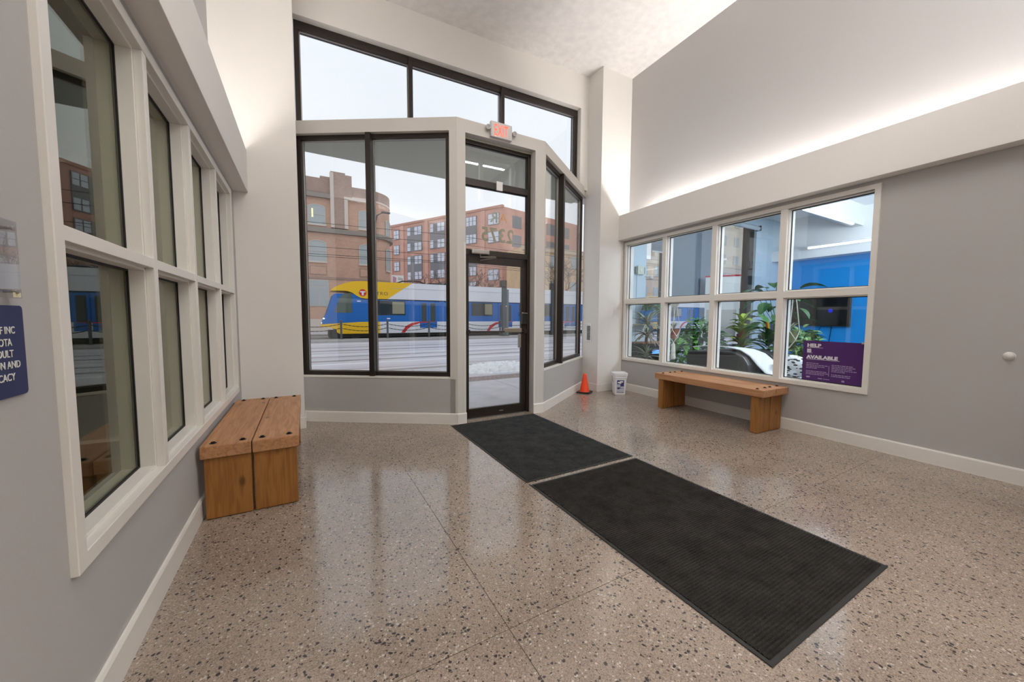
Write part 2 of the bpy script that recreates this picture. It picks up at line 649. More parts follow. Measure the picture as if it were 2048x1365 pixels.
# flat roof over the recessed entrance, soffit below
struct(MB().prism([(-0.035, 5.45), (1.66, 4.38), (2.92, 4.37), (4.62, 5.50), (4.62, 5.88), (-0.035, 5.88)], 3.62, 3.74).build('roof', VEST))
struct(MB().prism([(-0.035, 5.52), (1.70, 4.44), (2.88, 4.43), (4.62, 5.58), (4.62, 5.88), (-0.035, 5.88)], 3.585, 3.62).build('roof_soffit', SOFFIT))

# ------------------------------------------------------------------ upper front wall and clerestory
w = MB().box(0, FF_L, -0.25, 0, 5.13, CEIL).box(0, 0.17, -0.25, 0, 3.7, 5.13)
struct(w.build('wall_front', WHITE), FF_O, FF_A)


def bar(name, root, x0, x1, y0, y1, z0, z1, m=None, bev=0.003):
    return MB().box(x0, x1, y0, y1, z0, z1).build(name, m or BRONZE, root, bevel=bev)


def pane(root, x0, x1, y, z0, z1, m):
    return MB().box(x0, x1, y - 0.003, y + 0.003, z0, z1).build('pane', m, root)


w3 = struct(empty('window_3', FF_O, FF_A))
t0, t1 = -0.21, -0.10
bar('frame_head', w3, 0.17, FF_L, t0, t1, 5.03, 5.13)
bar('frame_jamb', w3, 0.17, 0.24, t0, t1, 3.74, 5.03)
bar('frame_jamb', w3, FF_L - 0.06, FF_L, t0, t1, 3.74, 5.03)
bar('frame_sill', w3, 0.24, FF_L - 0.06, t0, t1, 3.74, 3.79)
ms = [1.70, 3.19]
for s in ms:
    bar('mullion', w3, s - 0.03, s + 0.03, t0, t1 + 0.025, 3.74, 5.10)
ed = [0.24] + ms + [FF_L - 0.06]
for i in range(3):
    pane(w3, ed[i] + (0.03 if i else 0), ed[i + 1] - (0.03 if i < 2 else 0), -0.16, 3.79, 5.03, GLASS)
    q0, q1 = ed[i] + (0.03 if i else 0), ed[i + 1] - (0.03 if i < 2 else 0)
    gk = MB().ring([(q0, 3.79), (q1, 3.79), (q1, 5.03), (q0, 5.03)], [(q0 + .012, 3.802), (q1 - .012, 3.802), (q1 - .012, 5.018), (q0 + .012, 5.018)], -0.15, -0.135)
    gk.build('glazing_bead', ALU, w3)


# ------------------------------------------------------------------ wing windows
def wing_window(name, o, a, s0, s1, z0, mull, jw=0.05):
    wn_ = struct(empty(name, o, a))
    ta, tb = -0.14, -0.055
    z1 = OPEN_T
    bar('frame_head', wn_, s0, s1, ta, tb, z1 - 0.05, z1)
    bar('frame_sill', wn_, s0, s1, ta, tb, z0, z0 + 0.05)
    bar('frame_jamb', wn_, s0, s0 + 0.05, ta, tb, z0 + 0.05, z1 - 0.05)
    bar('frame_jamb', wn_, s1 - jw, s1, ta, tb, z0 + 0.05, z1 - 0.05)
    bar('mullion', wn_, mull - 0.032, mull + 0.032, ta, tb + 0.06, z0 + 0.002, z1 + 0.0)
    for q0, q1 in ((s0 + 0.05, mull - 0.028), (mull + 0.028, s1 - jw)):
        pane(wn_, q0, q1, -0.105, z0 + 0.05, z1 - 0.05, GLASS)
        gk = MB().ring([(q0, z0 + .05), (q1, z0 + .05), (q1, z1 - .05), (q0, z1 - .05)],
                       [(q0 + .012, z0 + .062), (q1 - .012, z0 + .062), (q1 - .012, z1 - .062), (q0 + .012, z1 - .062)], -0.102, -0.085)
        gk.build('glazing_bead', ALU, wn_)
    return wn_


wing_window('window_4', VL_O, VL_A, 0.10, VL_L + 0.11, SILL + 0.022, 1.10, 0.13)
wing_window('window_5', VR_O, VR_A, -0.03, VR_L - 0.05, SILL + 0.037, 1.22)

# ------------------------------------------------------------------ entrance door
d1 = struct(empty('door_1', VF_O, VF_A))
ta, tb = -0.20, -0.12
bar('frame_jamb', d1, D0 - 0.02, D0 + 0.045, ta, tb, 0, OPEN_T)
bar('frame_jamb', d1, D1 - 0.045, D1 + 0.02, ta, tb, 0, OPEN_T)
bar('frame_head', d1, D0 + 0.045, D1 - 0.045, ta, tb, OPEN_T - 0.06, OPEN_T)
bar('transom_bar', d1, D0 + 0.045, D1 - 0.045, ta, tb, 3.03, 3.115)
bar('transom_bar', d1, D0 + 0.045, D1 - 0.045, ta, tb, 2.155, 2.225)
for z0, z1 in ((3.115, OPEN_T - 0.06), (2.225, 3.03)):
    pane(d1, D0 + 0.045, D1 - 0.045, -0.16, z0, z1, GLASS)
    q0, q1 = D0 + 0.045, D1 - 0.045
    MB().ring([(q0, z0), (q1, z0), (q1, z1), (q0, z1)], [(q0 + .01, z0 + .01), (q1 - .01, z0 + .01), (q1 - .01, z1 - .01), (q0 + .01, z1 - .01)], -0.155, -0.145).build('glazing_bead', BRONZE, d1)
# leaf: two stiles, three rails
lf0, lf1 = D0 + 0.048, D1 - 0.048
leaf = MB().box(lf0, lf0 + 0.075, -0.185, -0.138, 0.012, 2.15).box(lf1 - 0.048, lf1, -0.185, -0.138, 0.012, 2.15)
leaf.box(lf0, lf1, -0.185, -0.138, 0.012, 0.135).box(lf0, lf1, -0.185, -0.138, 2.055, 2.15)
lo = leaf.build('door_leaf', BRONZE, d1, bevel=0.003)
MB().box(lf0 + 0.075, lf1 - 0.048, -0.165, -0.159, 0.135, 2.055).build('pane', GLASS, lo)
MB().box(D0 + 0.045, D1 - 0.045, -0.21, -0.10, 0, 0.012).build('threshold', ALU, d1)
# panic bar: dark rod across the leaf, pale push pad on the lock side, lock case and pull plate
pb = MB().tube([(lf0 + 0.02, -0.115, 1.155), (lf1 - 0.02, -0.115, 1.165)], 0.011, 8).box(lf1 - 0.05, lf1 - 0.01, -0.138, -0.10, 1.14, 1.19).box(lf0 + 0.01, lf0 + 0.05, -0.138, -0.10, 1.13, 1.18)
pbo = pb.build('push_bar', BRONZE, d1)
MB().box(lf0 + 0.10, lf0 + 0.36, -0.128, -0.082, 1.15, 1.205).build('push_pad', mat('tan metal push pad', (0.36, 0.31, 0.25, 1), 0.35, 0.7), pbo, bevel=0.006)
MB().box(lf0 + 0.015, lf0 + 0.085, -0.138, -0.095, 1.26, 1.40).build('lock_case', BLACK, d1, bevel=0.005)
MB().box(lf0 + 0.085, lf0 + 0.128, -0.15, -0.125, 0.93, 1.12).build('pull_plate', ALU, d1, bevel=0.004)
MB().tube([(lf0 + 0.0, -0.10, 1.41), (lf0 + 0.09, -0.085, 1.415)], 0.007, 6).build('thumb_lever', CHROME, d1)
# closer on the lower transom bar, folded arm
cl = MB().box(D1 - 0.36, D1 - 0.11, -0.12, -0.06, 2.165, 2.225).build('door_closer', ALU, d1, bevel=0.012)
MB().tube([(D1 - 0.235, -0.085, 2.165), (D1 - 0.235, -0.085, 2.13), (D1 - 0.40, 0.04, 2.125)], 0.009, 6).build('closer_arm', ALU, cl)
MB().tube([(D1 - 0.40, 0.04, 2.118), (D1 - 0.25, -0.13, 2.095)], 0.009, 6).build('closer_arm', ALU, cl)
MB().box(0.60, 0.69, -0.12, -0.098, 3.02, 3.135).build('contact_sensor', WPLAST, d1, bevel=0.004)
MB().box(lf0 + 0.36, lf0 + 0.42, -0.138, -0.134, 0.062, 0.074).build('kick_latch', ALU, d1)
# clear corner guards on both jambs of the opening
for s in (D0, D1):
    sg = -1 if s == D0 else 1
    struct(MB().box(s - 0.001 * sg, s + 0.022 * sg, 0.0, 0.003, 0.139, 2.28).build('trim_5', mat('corner guard plastic', (0.70, 0.69, 0.66, 1), 0.3)), VF_O, VF_A)


# ------------------------------------------------------------------ gridded interior windows
def grid_window(name, o, a, edges, zs, mw, rail, t_face, t_glass, casing, glass, gasket=True):
    """edges: s of casing outer .. mullion centres .. casing outer ; zs: casing bottom, rail z0, rail z1, casing top"""
    root = struct(empty(name, o, a))
    s0, s1 = edges[0], edges[-1]
    zb, r0, r1, zt = zs
    ck = casing
    # casing with a lip proud of the wall
    MB().ring([(s0, zb), (s1, zb), (s1, zt), (s0, zt)], [(s0 + ck, zb + ck), (s1 - ck, zb + ck), (s1 - ck, zt - ck), (s0 + ck, zt - ck)], -0.02, t_face).build('casing', TRIMW, root, bevel=0.003)
    # stop bead deeper in
    q = ck - 0.002
    MB().ring([(s0 + q, zb + q), (s1 - q, zb + q), (s1 - q, zt - q), (s0 + q, zt - q)],
              [(s0 + ck + .012, zb + ck + .012), (s1 - ck - .012, zb + ck + .012), (s1 - ck - .012, zt - ck - .012), (s0 + ck + .012, zt - ck - .012)], -0.14, -0.016).build('liner', TRIMW, root, bevel=0.002)
    ms = edges[1:-1]
    for s in ms:
        MB().box(s - mw / 2, s + mw / 2, -0.016, t_face - 0.003, zb + ck, zt - ck).box(s - mw / 2 - .012, s + mw / 2 + .012, -0.14, -0.016, zb + ck + .012, zt - ck - .012).build('mullion', TRIMW, root, bevel=0.002)
    MB().box(s0 + ck, s1 - ck, -0.016, t_face - 0.004, r0, r1).box(s0 + ck + .012, s1 - ck - .012, -0.139, -0.016, r0 - .012, r1 + .012).build('rail', TRIMW, root, bevel=0.002)
    cols = [s0 + ck] + [x for s in ms for x in (s - mw / 2, s + mw / 2)] + [s1 - ck]
    for i in range(0, len(cols), 2):
        for za, zc in ((zb + ck, r0), (r1, zt - ck)):
            a0, a1, b0, b1 = cols[i] + .012, cols[i + 1] - .012, za + .012, zc - .012
            MB().box(a0 - .004, a1 + .004, t_glass - 0.003, t_glass + 0.003, b0 - .004, b1 + .004).build('pane', glass, root)
            if gasket:
                MB().ring([(a0, b0), (a1, b0), (a1, b1), (a0, b1)], [(a0 + .009, b0 + .009), (a1 - .009, b0 + .009), (a1 - .009, b1 - .009), (a0 + .009, b1 - .009)], t_glass + 0.003, t_glass + 0.010).build('gasket', GASKET, root)
    return root


grid_window('window_1', FL_O, FL_A, [-4.78, -4.03, -3.215, -2.44, -1.592], [0.555, 1.585, 1.632, 2.645], 0.05, None, 0.02, -0.082, 0.054, GLASS_L)
grid_window('window_2', FR_O, FR_A, [1.0, 1.875, 2.765, 3.63, 4.515], [0.565, 1.61, 1.69, 2.73], 0.075, None, 0.02, -0.07, 0.05, GLASS_R)


# ------------------------------------------------------------------ lobby furnishings
def wood(name, base, dark, scale=(1, 14, 14)):
    mm = bpy.data.materials.new(name)
    mm.use_nodes = True
    nt = mm.node_tree
    N, L = nt.nodes, nt.links
    b = N['Principled BSDF']
    tcn = N.new('ShaderNodeTexCoord')
    oi = N.new('ShaderNodeObjectInfo')
    mp = N.new('ShaderNodeMapping')
    mp.inputs['Scale'].default_value = scale
    L.new(tcn.outputs['Object'], mp.inputs[0])
    off = N.new('ShaderNodeVectorMath')
    off.operation = 'SCALE'
    off.inputs[0].default_value = (37, 53, 71)
    L.new(oi.outputs['Random'], off.inputs['Scale'])
    L.new(off.outputs[0], mp.inputs['Location'])
    n = N.new('ShaderNodeTexNoise')
    n.inputs['Scale'].default_value = 2.6
    n.inputs['Detail'].default_value = 6
    n.inputs['Distortion'].default_value = 1.2
    L.new(mp.outputs[0], n.inputs['Vector'])
    r = N.new('ShaderNodeValToRGB')
    r.color_ramp.elements[0].position = 0.32
    r.color_ramp.elements[0].color = dark
    r.color_ramp.elements[1].position = 0.62
    r.color_ramp.elements[1].color = base
    L.new(n.outputs['Fac'], r.inputs[0])
    # a few knots
    mp2 = N.new('ShaderNodeMapping')
    mp2.inputs['Scale'].default_value = tuple(0.45 + 0.04 * q for q in scale)
    L.new(tcn.outputs['Object'], mp2.inputs[0])
    L.new(off.outputs[0], mp2.inputs['Location'])
    v = N.new('ShaderNodeTexVoronoi')
    v.inputs['Scale'].default_value = 5.5
    L.new(mp2.outputs[0], v.inputs['Vector'])
    k = N.new('ShaderNodeMapRange')
    k.inputs['From Min'].default_value = 0.05
    k.inputs['From Max'].default_value = 0.13
    L.new(v.outputs['Distance'], k.inputs['Value'])
    mx = N.new('ShaderNodeMix')
    mx.data_type = 'RGBA'
    L.new(k.outputs[0], mx.inputs['Factor'])
    mx.inputs['A'].default_value = tuple(c * 0.55 for c in dark[:3]) + (1,)
    L.new(r.outputs[0], mx.inputs['B'])
    L.new(mx.outputs['Result'], b.inputs['Base Color'])
    b.inputs['Roughness'].default_value = 0.5
    bp = N.new('ShaderNodeBump')
    bp.inputs['Strength'].default_value = 0.12
    bp.inputs['Distance'].default_value = 0.003
    L.new(n.outputs['Fac'], bp.inputs['Height'])
    L.new(bp.outputs[0], b.inputs['Normal'])
    return mm


W_TOP = wood('fir bench top', (0.52, 0.265, 0.125, 1), (0.36, 0.165, 0.068, 1), (14, 1, 14))
W_LEG = wood('fir bench leg', (0.36, 0.155, 0.035, 1), (0.24, 0.095, 0.018, 1), (14, 14, 1))
BOLT = mat('black bolt head', (0.012, 0.011, 0.010, 1), 0.45, 0.6)


def bench(label, loc, rz, length, depth, height, thick, inset):
    """local X = depth (0..depth), local Y = length (0..length)"""
    t = thing('timber_bench', label, 'bench', loc, rz, 'timber benches')
    half = depth / 2
    lt = 0.085
    for i in (0, 1):
        x0 = i * half + (0.002 if i else 0)
        x1 = x0 + half - 0.004
        MB().box(x0, x1, 0, length, height - thick, height).build('seat_plank', W_TOP, t, bevel=0.006)
    for y0 in (inset, length - inset - lt):
        for i in (0, 1):
            x0 = 0.015 + i * (half - 0.012) + (0.003 if i else 0)
            x1 = x0 + half - 0.021
            dz = 0.0
            MB().box(x0, x1, y0, y0 + lt, 0.004, height - thick - 0.001).build('leg_plank', W_LEG, t, bevel=0.006)
    for y in (inset + lt / 2, length - inset - lt / 2):
        for fx in (0.11, 0.40, 0.60, 0.89):
            h = MB().lathe([(0.021, height - 0.004), (0.021, height + 0.002), (0.012, height + 0.004), (0.012, height + 0.010), (0.006, height + 0.012)], 10, (fx * depth, y, 0))
            h.build('bolt', BOLT, t)
    return t


bench('long reddish timber bench against the left wall under the office window, bolted planks', (-0.622, 3.02, 0), 0, 1.55, 0.56, 0.505, 0.085, 0.02)
bench('long reddish timber bench against the right wall under the lounge window, bolted planks', (4.572, 2.235, 0), R(-1.59), 1.55, 0.535, 0.525, 0.085, 0.06)

# black grid on the wall behind the left bench: a low floor register half hidden
# ------------------------------------------------------------------ mats


def mat_fabric(name, base, period, tint):
    mm = bpy.data.materials.new(name)
    mm.use_nodes = True
    nt = mm.node_tree
    N, L = nt.nodes, nt.links
    b = N['Principled BSDF']
    tcn = N.new('ShaderNodeTexCoord')
    n = N.new('ShaderNodeTexNoise')
    n.inputs['Scale'].default_value = 6
    n.inputs['Detail'].default_value = 8
    n.inputs['Roughness'].default_value = 0.75
    L.new(tcn.outputs['Object'], n.inputs['Vector'])
    n2 = N.new('ShaderNodeTexNoise')
    n2.inputs['Scale'].default_value = 220
    n2.inputs['Detail'].default_value = 2
    L.new(tcn.outputs['Object'], n2.inputs['Vector'])
    a = N.new('ShaderNodeMath')
    a.operation = 'MULTIPLY'
    L.new(n.outputs['Fac'], a.inputs[0])
    L.new(n2.outputs['Fac'], a.inputs[1])
    r = N.new('ShaderNodeValToRGB')
    r.color_ramp.elements[0].position = 0.12
    r.color_ramp.elements[0].color = tuple(c * 0.45 for c in base) + (1,)
    r.color_ramp.elements[1].position = 0.42
    r.color_ramp.elements[1].color = tuple(c * 1.6 for c in tint) + (1,)
    L.new(a.outputs[0], r.inputs[0])
    L.new(r.outputs[0], b.inputs['Base Color'])
    b.inputs['Roughness'].default_value = 0.95
    b.inputs['Specular IOR Level'].default_value = 0.15
    bp = N.new('ShaderNodeBump')
    bp.inputs['Strength'].default_value = 0.5
    bp.inputs['Distance'].default_value = 0.003
    L.new(n2.outputs['Fac'], bp.inputs['Height'])
    L.new(bp.outputs[0], b.inputs['Normal'])
    return mm


RUBBER = mat('black rubber edging', (0.022, 0.022, 0.021, 1), 0.6)


def floor_mat(label, x0, x1, y0, y1, pile, rz=0):
    t = thing('entrance_mat', label, 'mat', (x0, y0, 0), rz)
    W, L = x1 - x0, y1 - y0
    e = 0.022
    MB().ring([(0, 0), (W, 0), (W, L), (0, L)], [(e, e), (W - e, e), (W - e, L - e), (e, L - e)], 0.001, 0.006, 'z').build('rubber_border', RUBBER, t, bevel=0.002)
    b = MB()
    # ribs running across the mat, stepped in height
    n = int((L - 2 * e) / 0.0165)
    st = (L - 2 * e) / n
    prof = []
    for i in range(n):
        y = e + i * st
        prof += [(y, 0.005), (y + st * 0.28, 0.0105), (y + st * 0.72, 0.0105)]
    prof.append((L - e, 0.005))
    vs = []
    for x in (e, W - e):
        vs += [(x, y, z) for y, z in prof]
    k = len(prof)
    b.add(vs, [(i, i + 1, k + i + 1, k + i) for i in range(k - 1)])
    o = b.build('ribbed_pile', pile, t)
    return t


floor_mat('smaller dark grey entrance mat right at the glass door', 1.545, 2.765, 2.500, 4.300, mat_fabric('grey mat pile', (0.028, 0.029, 0.029), 1, (0.042, 0.043, 0.043)))
floor_mat('charcoal ribbed entrance mat farther from the door, behind a gap of bare floor', 1.548, 2.752, 0.675, 2.448, mat_fabric('charcoal mat pile', (0.020, 0.018, 0.016), 1, (0.033, 0.030, 0.027)))

# ------------------------------------------------------------------ traffic cone
t = thing('traffic_cone', 'small bright orange traffic cone on a black base in the corner by the column', 'cone', (4.36, 5.09, 0), R(30))
MB().box(-0.115, 0.115, -0.115, 0.115, 0, 0.028).build('base', BLACK, t, bevel=0.012)
ORANGE = mat('fluorescent orange vinyl', (0.95, 0.075, 0.018, 1), 0.45)
MB().lathe([(0.088, 0.028), (0.082, 0.045), (0.030, 0.335), (0.022, 0.35), (0.014, 0.35), (0.014, 0.30)], 24).build('cone_body', ORANGE, t, smooth=False)

# ------------------------------------------------------------------ bucket
t = thing('plastic_pail', 'white square lidded plastic pail with purple label on the floor by the column', 'bucket', (4.83, 4.72, 0), R(-32))


def rsq(h, r, n=5):
    out = []
    for cx_, cy_, a0 in ((h - r, h - r, 0), (-h + r, h - r, 90), (-h + r, -h + r, 180), (h - r, -h + r, 270)):
        for k in range(n):
            a = R(a0 + 90 * k / (n - 1))
            out.append((cx_ + r * math.cos(a), cy_ + r * math.sin(a)))
    return out


def loft(sections):
    b = MB()
    n = len(sections[0][0])
    vs = []
    for poly, z in sections:
        vs += [(p[0], p[1], z) for p in poly]
    fs = [tuple(range(n))[::-1], tuple(range((len(sections) - 1) * n, len(sections) * n))]
    for i in range(len(sections) - 1):
        fs += [(i * n + k, i * n + (k + 1) % n, (i + 1) * n + (k + 1) % n, (i + 1) * n + k) for k in range(n)]
    return b.add(vs, fs)


PAIL = mat('white pail plastic', (0.80, 0.80, 0.82, 1), 0.35)
loft([(rsq(0.090, 0.03), 0.0), (rsq(0.096, 0.03), 0.01), (rsq(0.112, 0.035), 0.30), (rsq(0.120, 0.035), 0.302), (rsq(0.120, 0.035), 0.318), (rsq(0.113, 0.035), 0.32), (rsq(0.113, 0.035), 0.33), (rsq(0.122, 0.035), 0.332), (rsq(0.122, 0.035), 0.345)]).build('pail_body', PAIL, t)
loft([(rsq(0.127, 0.038), 0.345), (rsq(0.127, 0.038), 0.385), (rsq(0.120, 0.036), 0.392), (rsq(0.112, 0.033), 0.392), (rsq(0.110, 0.033), 0.384)]).build('lid', PAIL, t)
MB().tube([(-0.122, 0.0, 0.33), (-0.135, -0.06, 0.27), (-0.13, -0.10, 0.235), (0.0, -0.135, 0.225)][:3], 0.004, 6).build('bail_handle', mat('steel wire', (0.3, 0.3, 0.3, 1), 0.4, 0.9), t)
LABEL = mat('purple blue label print', (0.045, 0.04, 0.16, 1), 0.4)
LABEL2 = mat('pale label print', (0.50, 0.52, 0.60, 1), 0.4)
tilt = math.atan2(0.016, 0.29)


def lbl(name, u0, u1, z0, z1, m, d):
    q = lambda z: -(0.0972 + (z - 0.01) * 0.0555) - d
    return MB().add([(u0, q(z0), z0), (u1, q(z0), z0), (u1, q(z1), z1), (u0, q(z1), z1), (u0, q(z0) + 0.001, z0), (u1, q(z0) + 0.001, z0), (u1, q(z1) + 0.001, z1), (u0, q(z1) + 0.001, z1)],
                    [(0, 1, 2, 3), (4, 7, 6, 5), (0, 4, 5, 1), (1, 5, 6, 2), (2, 6, 7, 3), (3, 7, 4, 0)]).build(name, m, t)


lbl('label', -0.06, 0.062, 0.045, 0.265, LABEL, 0.001)
lbl('label_print', -0.058, 0.0, 0.135, 0.195, LABEL2, 0.0022)
lbl('label_print', -0.058, 0.06, 0.055, 0.118, LABEL2, 0.0022)
lbl('label_print', 0.004, 0.06, 0.125, 0.155, LABEL2, 0.0022)
WHITEINK = mat('white ink', (0.85, 0.85, 0.85, 1), 0.5)
for k, (u, z, ww, hh) in enumerate(((-0.018, 0.225, 0.028, 0.012), (0.02, 0.238, 0.03, 0.012), (0.0, 0.212, 0.02, 0.006))):
    lbl('label_emblem', u - ww, u + ww * 0.8, z - hh, z + hh, WHITEINK, 0.0022)
lbl('label_print', -0.045, -0.015, 0.105, 0.14, LABEL, 0.003)

# ------------------------------------------------------------------ vent on the column side, door stop, exit sign
t = thing('wall_vent', 'small white wall vent with dark slots on the column beside the glazed front', 'vent', (4.62, 5.30, 0.90), R(180))
MB().ring([(-0.075, 0), (0.075, 0), (0.075, 0.335), (-0.075, 0.335)], [(-0.05, 0.03), (0.05, 0.03), (0.05, 0.305), (-0.05, 0.305)], 0.0, 0.012, 'x').build('plate', WPLAST, t, bevel=0.003)
MB().box(0.0, 0.002, -0.052, 0.052, 0.028, 0.307).build('duct_opening', BLACK, t)
for k in range(11):
    z = 0.042 + k * 0.0255
    MB().add([(0.002, -0.05, z - 0.006), (0.010, -0.05, z + 0.002), (0.010, 0.05, z + 0.002), (0.002, 0.05, z - 0.006), (0.002, -0.05, z - 0.003), (0.010, -0.05, z + 0.005), (0.010, 0.05, z + 0.005), (0.002, 0.05, z - 0.003)],
             [(0, 1, 2, 3), (4, 7, 6, 5), (0, 4, 5, 1), (1, 5, 6, 2), (2, 6, 7, 3), (3, 7, 4, 0)]).build('slat', WPLAST, t)

t = thing('door_stop', 'white oval door stop knob alone on the grey right wall', 'door stop', FR_O, FR_A)
t.location = Vector(FR_O) + Matrix.Rotation(FR_A, 3, 'Z') @ Vector((0.135, 0, 1.058))
MB().lathe([(0.034, 0.0), (0.034, 0.006), (0.029, 0.010)], 20, axis='y').build('backplate', WPLAST, t)
MB().lathe([(0.029, 0.010), (0.027, 0.022), (0.02, 0.031), (0.008, 0.035)], 20, axis='y').build('bumper', mat('ivory rubber', (0.74, 0.72, 0.68, 1), 0.4), t, smooth=True)

SIGNW = mat('grey white sign housing', (0.60, 0.58, 0.57, 1), 0.4)
t = thing('exit_sign', 'lit red EXIT sign with two small lamp heads above the door', 'sign', VF_O, VF_A)
t.location = Vector(VF_O) + Matrix.Rotation(VF_A, 3, 'Z') @ Vector((0.69, 0.0, 3.615))
MB().box(-0.15, 0.15, 0.0, 0.045, 0, 0.19).build('housing', SIGNW, t, bevel=0.006)
RED = mat('glowing red letters', (1.0, 0.10, 0.05, 1), 0.4, emit=1.15)
text('EXIT', 0.20, RED, t, (0.108, 0.0465, 0.022), TXT, sx=0.46, extrude=0.001, bold=0.0012, spacing=1.06)
for s in (-1, 1):
    hb = MB().lathe([(0.012, 0), (0.012, 0.02)], 10, (s * 0.165, 0.02, 0.10), axis='x')
    hd = MB().lathe([(0.018, 0.0), (0.032, 0.012), (0.032, 0.035), (0.028, 0.038)], 18, (s * 0.188, 0.018, 0.10), axis='y').build('lamp_head', SIGNW, t)
    MB().lathe([(0.024, 0.038), (0.022, 0.0395), (0.008, 0.041)], 16, (s * 0.188, 0.018, 0.10), axis='y').build('lens', mat('dull lamp lens', (0.35, 0.35, 0.36, 1), 0.12), hd)
    MB().tube([(s * 0.14, 0.022, 0.10), (s * 0.175, 0.022, 0.10)], 0.01, 8).build('bracket', SIGNW, hd)
MB().ball((0.09, 0.047, 0.012), 0.004, 0.003, 0.004, 8, 6).build('indicator_light', mat('amber indicator', (1, 0.45, 0.2, 1), 0.4, emit=3), t)

# ------------------------------------------------------------------ lettering on the glass of the door (read from the street)
BRLET = mat('olive vinyl numeral', (0.30, 0.27, 0.19, 1), 0.5)
t = struct(empty('door_lettering', VF_O, VF_A))
t.parent = d1
t.location = (0, 0, 0)
t.rotation_euler = (0, 0, 0)
OUT = (R(90), 0, 0)
text('2375', 0.255, BRLET, t, (0.395, -0.164, 2.365), OUT, 'street_number', sx=0.88, bold=0.006, spacing=1.12)
text('A', 0.17, mat('orange vinyl letter', (0.72, 0.33, 0.12, 1), 0.5), t, (0.50, -0.164, 2.63), OUT, 'letter', bold=0.003)
text('R', 0.19, mat('grey vinyl letter', (0.36, 0.38, 0.34, 1), 0.5), t, (0.635, -0.164, 2.62), OUT, 'letter', bold=0.004)

# ------------------------------------------------------------------ office sign on the left wall + acrylic holder above it
NAVY = mat('navy sign board', (0.014, 0.022, 0.10, 1), 0.45)
INK = mat('cream sign lettering', (0.78, 0.78, 0.74, 1), 0.5)
t = thing('office_sign', 'navy office sign board with cream capital lettering on the left wall', 'sign', (-0.645, 0, 0))


def rrect(y0, y1, z0, z1, r, n=4):
    out = []
    for cy_, cz_, a0 in ((y1 - r, z1 - r, 0), (y0 + r, z1 - r, 90), (y0 + r, z0 + r, 180), (y1 - r, z0 + r, 270)):
        for k in range(n):
            a = R(a0 + 90 * k / (n - 1))
            out.append((cy_ + r * math.cos(a), cz_ + r * math.sin(a)))
    return out


MB().prism(rrect(0.95, 1.457, 1.155, 1.382, 0.01), 0.0, 0.006, 'x').build('board', NAVY, t)
TL = (R(90), 0, R(90))
for s, yr, z in (('F INC', 1.421, 1.312), ('OTA', 1.406, 1.282), ('DULT', 1.409, 1.254), ('ON AND', 1.432, 1.226), ('CACY', 1.409, 1.196)):
    text(s, 0.0255, INK, t, (0.0068, yr, z), TL, align='RIGHT', bold=0.0002, sx=0.86)
t = thing('acrylic_sign_holder', 'clear acrylic sign holder on pins above the navy sign', 'sign holder', (-0.645, 0, 0))
MB().prism([(1.0, 1.400), (1.428, 1.400), (1.428, 1.590), (1.0, 1.590)], 0.016, 0.020, 'x').build('acrylic_sheet', ACRYL, t)
for y, z in ((1.408, 1.417), (1.408, 1.572)):
    MB().lathe([(0.004, 0.0), (0.004, 0.0205), (0.006, 0.0205), (0.006, 0.024), (0.003, 0.025)], 12, (0, y, z), axis='x').build('standoff_pin', ALU, t)
MB().box(0.0202, 0.0207, 1.396, 1.424, 1.402, 1.414).build('paper_tab', mat('cream paper tab', (0.72, 0.66, 0.45, 1), 0.7), t)

# ------------------------------------------------------------------ poster on the lounge glass
PURPLE = mat('purple poster print', (0.085, 0.028, 0.155, 1), 0.32)
t = thing('help_poster', 'purple HELP IS AVAILABLE poster stuck on the lower right lounge pane', 'poster', FR_O, FR_A)
MB().box(1.062, 1.632, -0.066, -0.0648, 0.632, 1.098).build('sheet', PURPLE, t)
PT = -0.0642
x = 1.592
PW = mat('white poster ink', (0.80, 0.78, 0.84, 1), 0.5)
for s, z in (('HELP', 1.028), ('IS', 0.965), ('AVAILABLE', 0.892)):
    text(s, 0.052, PW, t, (x, PT, z), TXT, sx=1.16, bold=0.0028, extrude=0.0003)
for z, L_ in ((1.022, 0.155), (0.958, 0.055), (0.884, 0.315)):
    MB().box(x - L_, x, PT - 0.0003, PT, z - 0.004, z).build('underline', PW, t)
PM = mat('faint poster ink', (0.42, 0.34, 0.52, 1), 0.5)
rows = [(0, 0.835, 0.10), (0, 0.815, 0.185), (0, 0.797, 0.165), (0, 0.779, 0.11), (0, 0.742, 0.19), (0, 0.724, 0.20), (0, 0.706, 0.175),
        (1, 0.832, 0.19), (1, 0.814, 0.185), (1, 0.796, 0.165), (1, 0.778, 0.20), (1, 0.760, 0.11), (1, 0.724, 0.175), (1, 0.706, 0.165)]
sm = MB()
for c_, z, L_ in rows:
    xs_ = x - c_ * 0.245
    q = 0
    rr = random.Random(int(z * 1000) + c_)
    while q < L_:
        wl_ = rr.uniform(0.010, 0.032)
        sm.box(xs_ - q - wl_, xs_ - q, PT - 0.0003, PT, z - 0.0045, z + 0.0035)
        q += wl_ + 0.005
o = sm.build('small_print', PM, t)
o['kind'] = 'stuff'
MB().box(1.368, 1.373, PT - 0.0003, PT, 0.70, 0.82).build('divider_line', PM, t)
for a_, b_, c_, d_ in ((1.43, 1.47, 0.657, 0.668), (1.36, 1.42, 0.660, 0.666), (1.225, 1.25, 0.652, 0.672), (1.55, 1.585, 0.662, 0.680)):
    MB().box(a_, b_, PT - 0.0003, PT, c_, d_).build('emblem', PM, t)
MB().box(1.07, 1.10, -0.064, -0.0635, 1.088, 1.108).build('tape', mat('clear tape', (0.55, 0.6, 0.65, 1), 0.3), t)


